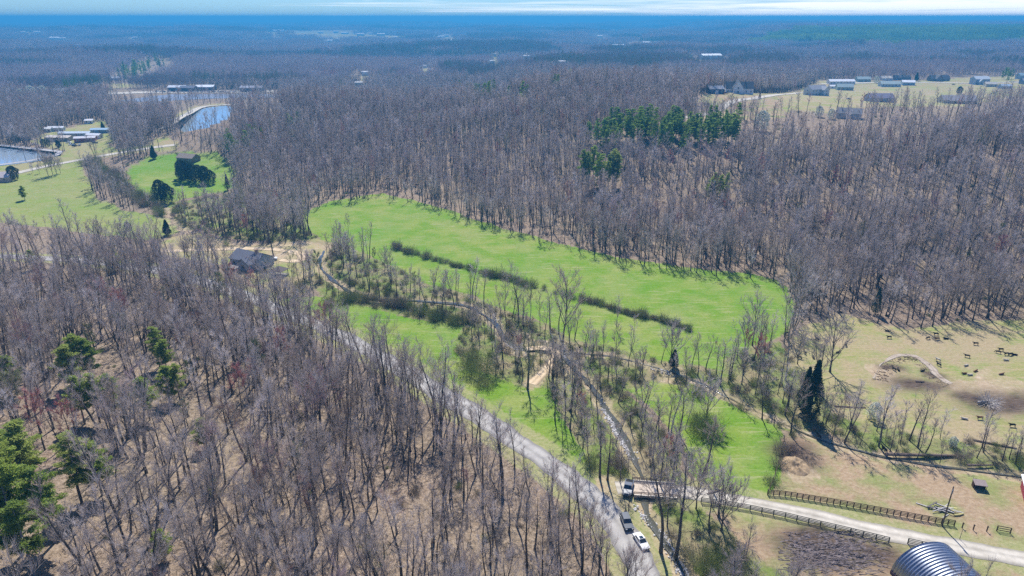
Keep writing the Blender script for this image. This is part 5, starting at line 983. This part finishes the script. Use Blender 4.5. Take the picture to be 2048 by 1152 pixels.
# dirt mound
x, y, z = at(1592, 932); n_ = 26; V = []; F_ = []
for i in range(n_ + 1):
    for j in range(n_ + 1):
        u, v_ = i / n_ * 2 - 1, j / n_ * 2 - 1; rr = math.hypot(u, v_); V.append((u * 2.9, v_ * 3.9, max(-.3, 1.7 * max(0, 1 - rr) ** .8 * (.25 + 1.6 * float(fbm(u * 3.3 + 5, v_ * 3.3 + 5, 4, 4))) - .12 + .3 * float(vnoise(u * 13, v_ * 13, 8)) * max(0, 1 - rr))))
for i in range(n_):
    for j in range(n_): F_.append((i * (n_ + 1) + j, (i + 1) * (n_ + 1) + j, (i + 1) * (n_ + 1) + j + 1, i * (n_ + 1) + j + 1))
tag(link('dirt_mound', arr_mesh('dirt mound', np.array(V), np.array(F_), [mat('tan soil', (.38, .275, .165), .95, .3, 2.2, bump=1.0)], smooth=True), loc=(x, y, z)), 'rough tan dirt mound in the upper left corner of the paddock', 'dirt mound')
# brush and rutted slash on the muddy lot
P0 = []; P1 = []; Wd = []
for k in range(1500):
    c = random.Random(k); bx, by = c.gauss(1655, 50), c.gauss(1102, 22)
    if not (1555 < bx < 1765 and 1062 < by < 1152): continue
    k_ = len(P0); P0.append((bx, by)); P1.append(c.uniform(-.5, .35)); Wd.append(c.uniform(.5, 2.6))
xy = [at(*p) for p in P0]; A0 = [np.array(p) + (0, 0, .05) for p in xy]; A1 = [np.array([p[0] + math.cos(a_) * l_, p[1] + math.sin(a_) * l_ * .8, p[2] + .05 + .45 * (i % 3 == 0)]) for i, (p, a_, l_) in enumerate(zip(xy, P1, Wd))]
V, Qq = prisms(A0, A1, [.10 + .14 * ((i * 7) % 5) / 5 for i in range(len(A0))]); q = MB(); mb_add_q(q, V, Qq); tag(q.build('slash_branches', mat('slash', (.27, .22, .20), .9, .75, 1.5)), 'dark broken branches and sticks strewn over the muddy lot', kind='stuff')
P0 = []; P1 = []; gb = random.Random(12)
for i, p in enumerate(CURVE):
    n_ = (CURVE[min(i + 1, len(CURVE) - 1)] - CURVE[max(i - 1, 0)]).normalized(); n_ = Vector((n_.y, -n_.x))
    for k in range(14):
        o_ = gb.uniform(.6, 3.4); c = p + n_ * o_ + Vector((gb.uniform(-1, 1), gb.uniform(-.5, .5))); zc = gz(c.x, c.y); a_ = gb.uniform(0, 6.28); l_ = gb.uniform(.3, 1.5); P0.append((c.x, c.y, zc + .03)); P1.append((c.x + math.cos(a_) * l_, c.y + math.sin(a_) * l_, zc + gb.uniform(.03, .35)))
V, Qq = prisms(P0, P1, [gb.uniform(.05, .2) for _ in P0]); q = MB(); mb_add_q(q, V, Qq); tag(q.build('bank_debris', mat('bank debris', (.24, .17, .12), .95, .4)), 'brown roots and clods below the curved dirt path', kind='stuff')
# creek stones
def stone(seed):
    bm = bmesh.new(); bmesh.ops.create_icosphere(bm, subdivisions=1, radius=.5); g = random.Random(seed)
    for v in bm.verts: v.co *= g.uniform(.75, 1.2); v.co.z *= .6
    me = bpy.data.meshes.new('stone'); bm.to_mesh(me); bm.free(); me.materials.append(mat('pale limestone', (.58, .56, .54), .9, .2)); return me
sx, sy = [], []; gs = random.Random(2)
for (x0, y0, x1, y1, n_, sp_) in [(1200, 795, 1225, 850, 260, 7), (1225, 850, 1272, 920, 460, 7), (1322, 1062, 1375, 1152, 520, 9), (1003, 662, 1018, 690, 120, 4), (1018, 690, 1050, 698, 120, 4), (1115, 700, 1130, 712, 120, 5), (985, 628, 992, 640, 40, 4), (1300, 735, 1345, 748, 60, 4), (1270, 1010, 1330, 1075, 120, 10)]:
    for k in range(n_):
        t_ = gs.random(); X_, Y_, _z = at(x0 + (x1 - x0) * t_ + gs.gauss(0, sp_ * .5), y0 + (y1 - y0) * t_ + gs.gauss(0, sp_ * .4)); sx.append(X_); sy.append(Y_)
sx, sy = np.array(sx), np.array(sy); dcr = np.abs(sdist(sx, sy, [(p.x, p.y) for p in CREEK[::2]])); scatter('creek_stones', np.stack([sx, sy, ground(sx, sy) - .15 - .3 * (dcr < 1.8)], 1), np.random.RandomState(5).uniform(.15, .75, len(sx)) ** 1.5, np.random.RandomState(6).uniform(0, 6, len(sx)), np.arange(len(sx)) % 4, [stone(k) for k in range(4)], label='pale stones lining the creek bed', tilt=.3)
# bridge
a = Vector(at(1266, 977)[:2]); b = Vector(at(1352, 983)[:2]); c = (a + b) / 2; zb = gz(c.x, c.y) + .10; ln = (b - a).length; t = thing('bridge', 'low concrete bridge with plank railings carrying the lane over the creek', 'bridge', (c.x, c.y, zb), math.atan2((b - a).y, (b - a).x))
CM = mat('tan concrete', (.56, .47, .38), .9, .15, 2); q = MB(); q.box((0, 0, -.12), (ln, 5.2, .34)); q.build('deck', CM, t)
for s_ in (-1, 1):
    q = MB(); q.box((0, s_ * 2.5, .17), (ln, .22, .24)); q.build('kerb', mat('pale kerb', (.62, .57, .5)), t)
    q = MB(); q.box((0, s_ * 2.5, .95), (ln, .1, .14)); q.box((0, s_ * 2.5, .6), (ln, .1, .1)); q.build('rail', FM, t)
    for k in range(7): q = MB(); q.box((-ln / 2 + ln * k / 6, s_ * 2.63, .45), (.14, .12, 1.1)); q.build('post', FM, t)
    q = MB(); q.box((s_ * (ln / 2 - .4), 0, -.9), (.8, 5.0, 1.4)); q.build('abutment', CM, t)
# ------------------------------------------------------------------ vehicles
def paint(nm, c): return mat(nm, c, .25, .03, 1, spec=.6)
TYRE = mat('tyre rubber', (.03, .03, .03), .9); RIMM = mat('wheel rim', (.45, .46, .48), .35, metal=.7); CG = mat('car glass', (.03, .045, .06), .06, spec=.8); LENS = mat('lamp lens', (.75, .75, .72), .15); TL = mat('tail lamp', (.45, .03, .02), .3)
def car_parts(kind, pm):
    """list of (name, mesh, [children]) for a car whose nose points to +X"""
    ln, wd_, hb, ht = {'sedan': (4.7, 1.8, .92, 1.45), 'suv': (4.8, 1.95, 1.15, 1.85), 'pickup': (5.6, 2.0, 1.15, 1.85)}[kind]; h = ln / 2; W2 = wd_ / 2; out = []
    q = MB(); prof = {'sedan': [(-h, .45), (-h + .05, hb - .05), (-h + .9, hb + .02), (h * .35, hb), (h - .25, hb - .2), (h, .6), (h - .05, .38), (-h + .1, .35)], 'suv': [(-h, .5), (-h + .03, hb), (-h + .5, hb + .05), (h * .42, hb), (h - .2, hb - .15), (h, .75), (h - .04, .42), (-h + .1, .42)],
        'pickup': [(-h, .55), (-h, hb - .05), (-h + .3, hb - .03), (h * .42, hb), (h - .2, hb - .12), (h, .8), (h - .04, .45), (-h + .1, .45)]}[kind]
    V = []; n = len(prof)
    for s_, k_ in ((-1, .94), (-1, 1), (1, 1), (1, .94)):
        for (x_, z_) in prof: V.append((x_ * (1 if k_ == 1 else .985), s_ * W2 * (.985 if k_ == 1 else .93) if k_ == .94 else s_ * W2, z_ + (0 if k_ == 1 else (-.04 if z_ > .7 else .04))))
    F = [(r_ * n + i, (r_ + 1) * n + i, (r_ + 1) * n + (i + 1) % n, r_ * n + (i + 1) % n) for r_ in range(3) for i in range(n)]; F += [tuple(range(n)), tuple(range(3 * n, 4 * n))[::-1]]; q.add(V, F)
    x0, x1, x2, x3 = {'sedan': (-h + .75, -h + 1.35, h * .12, h * .42), 'suv': (-h + .12, -h + .45, h * .12, h * .40), 'pickup': (-.9, -.7, h * .18, h * .42)}[kind]; wt = W2 * .78
    cab = [(x0, -W2 * .94, hb - .03), (x3, -W2 * .94, hb - .03), (x3, W2 * .94, hb - .03), (x0, W2 * .94, hb - .03), (x1, -wt, ht), (x2, -wt, ht), (x2, wt, ht), (x1, wt, ht)]
    q.add(cab, [(4, 5, 6, 7), (0, 1, 5, 4), (1, 2, 6, 5), (2, 3, 7, 6), (3, 0, 4, 7)]); out.append(('body', q.mesh('car body', [pm]), []))
    if kind == 'pickup': q = MB(); q.box((-h + 1.0, 0, hb - .02), (1.75, W2 * 1.6, .06)); out.append(('cargo_bed', q.mesh('cargo bed', [TYRE]), []))
    C_ = [Vector(p) for p in cab]
    def panel(nm, i, j, k, l_, ins=.12):
        P = [C_[i], C_[j], C_[k], C_[l_]]; m_ = sum(P, Vector()) / 4; nn = (P[1] - P[0]).cross(P[2] - P[0]).normalized(); P = [p.lerp(m_, ins) + nn * .015 for p in P] ; q = MB(); q.add([tuple(p) for p in P] + [tuple(p - nn * .03) for p in P], [(0, 1, 2, 3), (0, 4, 5, 1), (1, 5, 6, 2), (2, 6, 7, 3), (3, 7, 4, 0)]); out.append((nm, q.mesh('car ' + nm, [CG]), []))
    panel('windscreen', 1, 2, 6, 5); panel('rear_window', 3, 0, 4, 7); panel('side_window', 0, 1, 5, 4, .16); panel('side_window', 2, 3, 7, 6, .16)
    if kind == 'sedan': q = MB(); q.box((-.15, 0, ht + .015), (.75, .8, .03)); out.append(('sunroof', q.mesh('sunroof', [CG]), []))
    for sx in (-1, 1):
        for sy in (-1, 1):
            q = MB(); q.tube([(sx * h * .62, sy * (W2 - .2), .34), (sx * h * .62, sy * (W2 + .02), .34)], [.34, .34], 16, cap=True); r = MB(); r.tube([(sx * h * .62, sy * (W2 + .0), .34), (sx * h * .62, sy * (W2 + .035), .34)], [.2, .2], 12, cap=True)
            out.append(('wheel', q.mesh('wheel', [TYRE]), [('rim', r.mesh('rim', [RIMM]))]))
        for sy in (-1, 1): q = MB(); q.box((sx * (h - .03), sy * (W2 - .3), hb - .3), (.08, .36, .16)); out.append(('headlight' if sx > 0 else 'tail_light', q.mesh('lamp', [LENS if sx > 0 else TL]), []))
    return out
CARC = {}
def car(px_, py_, kind, pmn, pc, deg, lb, nm='parked_car', cat='car', group=None, full=True):
    key = (kind, pmn, full)
    if key not in CARC:
        ps = car_parts(kind, paint(pmn, pc)); CARC[key] = ps if full else [p for p in ps if p[0] in ('body', 'windscreen', 'rear_window', 'side_window')]
    x, y, z = at(px_, py_); t = thing(nm, lb, cat, (x, y, z + .07), R(deg), group, .93)
    for n_, me, ch in CARC[key]:
        o = link(n_, me, t)
        for c_, cm in ch: link(c_, cm, o)
    return t
def heading(p, q): a = at(*p); b = at(*q); return math.degrees(math.atan2(b[1] - a[1], b[0] - a[0]))
car(1253, 1050, 'suv', 'dark blue paint', (.03, .045, .07), heading((1250, 1035), (1262, 1066)), 'dark blue four-wheel-drive car parked on the road edge', 'parked_car')
car(1282, 1087, 'sedan', 'white paint', (.78, .78, .78), heading((1272, 1070), (1292, 1100)), 'white saloon car parked in front of the dark one on the road edge')
car(1256, 981, 'pickup', 'slate blue paint', (.06, .08, .12), heading((1258, 970), (1254, 988)), 'slate blue pickup standing at the left end of the bridge', 'pickup_truck', 'pickup truck')
car(544, 520, 'suv', 'white paint', (.78, .78, .78), 8, 'white car parked beside the blue-grey roofed house', full=True)
car(538, 525, 'sedan', 'black paint', (.03, .03, .035), 20, 'black car parked close to the wall of the blue-grey roofed house')
for k, (a_, b_, kd, cn, cc, dg, lb) in enumerate([(1445, 187, 'sedan', 'black paint', (.03, .03, .035), 0, 'dark car between the navy garage and the farmhouse'), (1450, 188, 'pickup', 'dark red paint', (.25, .03, .02), 10, 'dark red pickup in front of the navy garage'), (190, 287, 'suv', 'black paint', (.03, .03, .035), 30, 'black car on the bare yard below the trailers'), (143, 290, 'sedan', 'white paint', (.78, .78, .78), 60, 'white car between the trailers and the pond'),
        (138, 286, 'sedan', 'white paint', (.78, .78, .78), 10, 'second white car between the trailers and the pond'), (150, 293, 'suv', 'slate blue paint', (.06, .08, .12), 80, 'slate blue car on the yard nearest the pond'), (160, 291, 'sedan', 'silver paint', (.5, .5, .52), 110, 'silver car on the yard nearest the road'), (70, 290, 'sedan', 'silver paint', (.5, .5, .52), 20, 'silver car by the cedars above the pond'), (1907, 170, 'sedan', 'black paint', (.03, .03, .035), 0, 'black car on the street of houses'), (1698, 199, 'sedan', 'black paint', (.03, .03, .035), 10, 'dark car below the grey-green house'), (1925, 207, 'pickup', 'white paint', (.78, .78, .78), 10, 'white pickup in front of the wide low grey roof'), (2017, 172, 'sedan', 'silver paint', (.5, .5, .52), 0, 'silver car on the street near the right edge')]):
    car(a_, b_, kd, cn, cc, dg, lb, full=False)
cols = [('white paint', (.78, .78, .78)), ('silver paint', (.5, .5, .52)), ('black paint', (.03, .03, .035)), ('dark red paint', (.25, .03, .02)), ('slate blue paint', (.06, .08, .12))]
for k in range(44):
    c = random.Random(100 + k); cn, cc = c.choice(cols[:1] * 3 + cols); car(308 + 172 * k / 44 + c.uniform(-1.5, 1.5), 184.2 + c.uniform(-.7, .9), c.choice(['sedan', 'suv', 'pickup']), cn, cc, 90 + c.uniform(-12, 12), cn.replace(' paint', '') + ' vehicle in the long parked row on the far shore', 'parked_car', 'car', 'vehicles parked along the far shore', full=False)
# ------------------------------------------------------------------ person and cattle
def skinned(name, verts, edges, radii, root, mats, sub=1):
    me = bpy.data.meshes.new(name); me.from_pydata(verts, edges, []); o = bpy.data.objects.new(name + '_tmp', me); COL.objects.link(o)
    md = o.modifiers.new('s', 'SKIN'); 
    for i, r in enumerate(radii): me.skin_vertices[0].data[i].radius = (r if hasattr(r, '__len__') else (r, r)); me.skin_vertices[0].data[i].use_root = (i == root)
    sb = o.modifiers.new('u', 'SUBSURF'); sb.levels = sub; sb.render_levels = sub
    dg = bpy.context.evaluated_depsgraph_get(); dg.update(); r = bpy.data.meshes.new_from_object(o.evaluated_get(dg)); r.name = name; bpy.data.objects.remove(o)
    r.materials.clear(); [r.materials.append(m) for m in mats]; r.polygons.foreach_set('use_smooth', [True] * len(r.polygons)); return r
def cow_mesh(pose, k):
    g = -.35 if pose == 'graze' else 0
    hd = [(1.05, 0, 1.35), (1.35, 0, 1.45), (1.70, 0, 1.28)] if pose != 'graze' else [(1.05, 0, 1.05), (1.30, 0, .62), (1.48, 0, .25)]
    dz = -.62 if pose == 'lie' else 0
    V = [(-.85, 0, 1.12), (-.3, 0, 1.02), (.25, 0, 1.0), (.72, 0, 1.12)] + hd
    E_ = [(0, 1), (1, 2), (2, 3), (3, 4), (4, 5), (5, 6)]; Rr = [(.28, .30), (.36, .40), (.36, .40), (.30, .34), .19, .16, .10]
    for (bx_, hind, par) in ((-.85, True, 0), (.68, False, 3)):
        for sy in (-1, 1):
            i = len(V)
            if pose == 'lie': V += [(bx_ + .1, sy * .36, .80), (bx_ + .42, sy * .42, .72), (bx_ + .15, sy * .40, .68)]
            elif hind: V += [(bx_ + .06, sy * .22, .78), (bx_ - .16, sy * .22, .46), (bx_ - .06, sy * .22, .04)]
            else: V += [(bx_, sy * .2, .72), (bx_ + .03, sy * .2, .40), (bx_, sy * .2, .04)]
            E_ += [(par, i), (i, i + 1), (i + 1, i + 2)]; Rr += [.15, .085, .075]
    i = len(V); V += [(-1.15, 0, 1.15), (-1.22, 0, .6)]; E_ += [(0, i), (i, i + 1)]; Rr += [.05, .04]
    V = [(x_, y_, z_ + dz) for x_, y_, z_ in V]; mt = [mat('black hide', (.018, .016, .016), .7), mat('brown hide', (.16, .07, .035), .7), mat('cream hide', (.62, .55, .44), .8)][k]
    body = skinned('cow body', V, E_, Rr, 1, [mt], 1); h_ = Vector(hd[1]) + Vector((0, 0, dz)); q = MB()
    for s_ in (-1, 1): q.add([(h_.x - .05, s_ * .12, h_.z + .08), (h_.x + .05, s_ * .14, h_.z + .06), (h_.x - .02, s_ * .34, h_.z + .10), (h_.x - .0, s_ * .14, h_.z + .14)], [(0, 1, 2), (1, 3, 2), (3, 0, 2), (0, 3, 1)])
    return body, q.mesh('cow ears', [mt])
COWM = {(p, k): cow_mesh(p, k) for p in ('stand', 'graze', 'lie') for k in (0, 1, 2)}
CZ = [(518, 108, 'lie', 0, 175, 'black cow lying under the trees at the pasture corner'), (400, 165, 'stand', 0, 160, 'black cow in the shadow of the corner trees'), (310, 338, 'stand', 0, 100, 'black cow facing away left of the wide spreading tree'), (85, 404, 'graze', 0, 200, 'black cow by the small crooked tree'), (207, 452, 'stand', 0, 95, 'black cow above the tall dark conifer, upper of three'), (160, 492, 'stand', 0, 140, 'black cow left of the conifer top, leftmost of three'), (280, 488, 'lie', 0, 80, 'black cow right of the conifer top'), (552, 386, 'graze', 0, 60, 'black cow right of the wide spreading tree'), (485, 442, 'lie', 0, 20, 'black cow behind the lower boughs of the wide spreading tree'),
    (900, 264, 'lie', 0, 150, 'black cow just below the tip of the black conifer shadow'), (912, 322, 'stand', 0, 178, 'black cow standing side-on in the middle of the pasture'), (898, 135, 'lie', 0, 10, 'black cow inside the black conifer shadow'), (1238, 328, 'graze', 0, 200, 'black cow at the left of the shaded group'), (1305, 296, 'stand', 0, 170, 'black cow at the top of the shaded group'), (1315, 335, 'stand', 1, 180, 'brown cow in the middle of the shaded group'), (1390, 328, 'lie', 0, 170, 'black cow at the right of the shaded group'),
    (1637, 376, 'stand', 0, 170, 'black cow alone near the long branch shadows'), (1848, 426, 'stand', 0, 175, 'black cow at the top of the right-hand group'), (1825, 446, 'graze', 0, 150, 'black cow at the left of the right-hand group'), (1895, 462, 'stand', 0, 178, 'black cow in the middle of the right-hand group'), (1930, 464, 'graze', 0, 20, 'black cow second from the end of the right-hand group'), (1965, 462, 'lie', 0, 160, 'black cow at the right end of the right-hand group'), (1565, 480, 'stand', 0, 150, 'black cow on the bright grass between the two groups'), (1895, 508, 'lie', 2, 175, 'cream cow lying below the right-hand group'),
    (1322, 512, 'stand', 2, 120, 'cream cow behind a black one above the curved dirt path'), (1328, 552, 'stand', 0, 110, 'black cow in front of the cream one above the curved dirt path'), (1560, 552, 'lie', 2, 200, 'cream cow lying on bare ground right of the dirt path'), (1637, 600, 'lie', 1, 30, 'brown cow lying on bare ground'), (1545, 620, 'lie', 1, 190, 'brown cow lying beside a cream one'), (1592, 632, 'lie', 2, 185, 'cream cow lying beside a brown one'), (1852, 626, 'lie', 1, 10, 'brown cow lying near the right edge'), (955, 590, 'stand', 0, 100, 'black cow inside the curved path, left of the pair'), (992, 590, 'lie', 0, 80, 'black cow inside the curved path, right of the pair'), (1193, 598, 'lie', 0, 20, 'black cow at the inner right bend of the dirt path'),
    (1545, 1000, 'lie', 2, 160, 'pale cow below the dark mud patch'), (1672, 1000, 'stand', 1, 175, 'brown cow below the dark mud patch'), (1943, 1062, 'stand', 0, 170, 'black cow by the lower right of the pasture'), (52, 290, 'graze', 0, 190, 'black cow at the left end by the meadow corner')]
for zx, zy, ps, k, dg, lb in CZ:
    x, y, z = at(1560 + zx / 4.19, 600 + zy / 4.19); t = thing('cow', lb, 'cow', (x, y, z), R(dg), 'cattle in the pasture', .68); b, e = COWM[(ps, k)]; link('body', b, t); link('ears', e, t)
for bx, by, ps, lb in [(1637, 877, 'stand', 'black calf at the upper left corner of the paddock'), (1768, 903, 'stand', 'black calf in the brush above the paddock')]:
    x, y, z = at(bx, by); t = thing('cow', lb, 'cow', (x, y, z), R(100), 'cattle in the pasture', .8); b, e = COWM[(ps, 0)]; link('body', b, t); link('ears', e, t)
# person beside the dark car
V = [(0, 0, .95), (0, 0, 1.2), (0, 0, 1.42), (0, .01, 1.54), (0, .02, 1.66)]; E_ = [(0, 1), (1, 2), (2, 3), (3, 4)]; Rr = [(.15, .11), (.14, .10), (.16, .11), .055, (.085, .10)]
for s_ in (-1, 1):
    i = len(V); V += [(s_ * .10, 0, .86), (s_ * .11, .02, .48), (s_ * .11, -.02, .08), (s_ * .12, .12, .04)]; E_ += [(0, i), (i, i + 1), (i + 1, i + 2), (i + 2, i + 3)]; Rr += [.10, .065, .045, .045]
    i = len(V); V += [(s_ * .20, 0, 1.40), (s_ * .26, .04, 1.13), (s_ * .17, .26, 1.10), (s_ * .14, .33, 1.11)]; E_ += [(2, i), (i, i + 1), (i + 1, i + 2), (i + 2, i + 3)]; Rr += [.06, .045, .035, .038]
    for f_ in range(5): j = len(V); V += [(s_ * (.14 - .018 * (f_ - 2)), .36 + .02 * (2 - abs(f_ - 2)), 1.12), (s_ * (.14 - .02 * (f_ - 2)), .39 + .02 * (2 - abs(f_ - 2)), 1.10)]; E_ += [(i + 3, j), (j, j + 1)]; Rr += [.011, .009]
x, y, z = at(1250, 1033); t = thing('person', 'person in dark clothes standing behind the dark blue parked car', 'person', (x, y, z), R(200))
SKIN = mat('skin', (.45, .28, .20), .6); link('body', skinned('person body', V, E_, Rr, 0, [SKIN], 2), t)
q = MB(); q.tube([(0, 0, .86), (0, 0, 1.1), (0, 0, 1.3), (0, 0, 1.47)], [.165, .17, .205, .09], 14); [q.tube([(s_ * .17, 0, 1.42), (s_ * .26, .04, 1.13), (s_ * .18, .22, 1.10)], [.085, .065, .05], 8) for s_ in (-1, 1)]; q.build('jacket', mat('dark jacket', (.03, .03, .04)), t, True)
q = MB(); [q.tube([(s_ * .07, 0, .93), (s_ * .11, .02, .48), (s_ * .11, -.02, .08)], [.12, .085, .07], 10) for s_ in (-1, 1)]; q.build('trousers', mat('dark trousers', (.04, .045, .06)), t, True)
q = MB(); q.add([(math.cos(a_) * .105 * math.cos(e_), .0 + math.sin(a_) * .115 * math.cos(e_), 1.69 + .10 * math.sin(e_)) for e_ in (.0, .5, 1.0, 1.4) for a_ in [k * math.pi / 5 for k in range(10)]], [(r_ * 10 + k, r_ * 10 + (k + 1) % 10, (r_ + 1) * 10 + (k + 1) % 10, (r_ + 1) * 10 + k) for r_ in range(3) for k in range(10)]); q.build('hair', mat('dark hair', (.03, .02, .015)), t, True)
# ------------------------------------------------------------------ air
hb = MB(); hb.box((0, 0, (CAM_H + 14 - 40) / 2), (130000, 130000, CAM_H + 14 + 40)); hm = bpy.data.materials.new('haze'); hm.use_nodes = True; n = hm.node_tree; n.nodes.clear()
pv_ = n.nodes.new('ShaderNodeVolumePrincipled'); o_ = n.nodes.new('ShaderNodeOutputMaterial'); n.links.new(pv_.outputs[0], o_.inputs['Volume'])
pv_.inputs['Color'].default_value = (.07, .40, .74, 1); pv_.inputs['Density'].default_value = .00031
pv_.inputs['Anisotropy'].default_value = .2
tag(hb.build('haze', hm), kind='stuff')
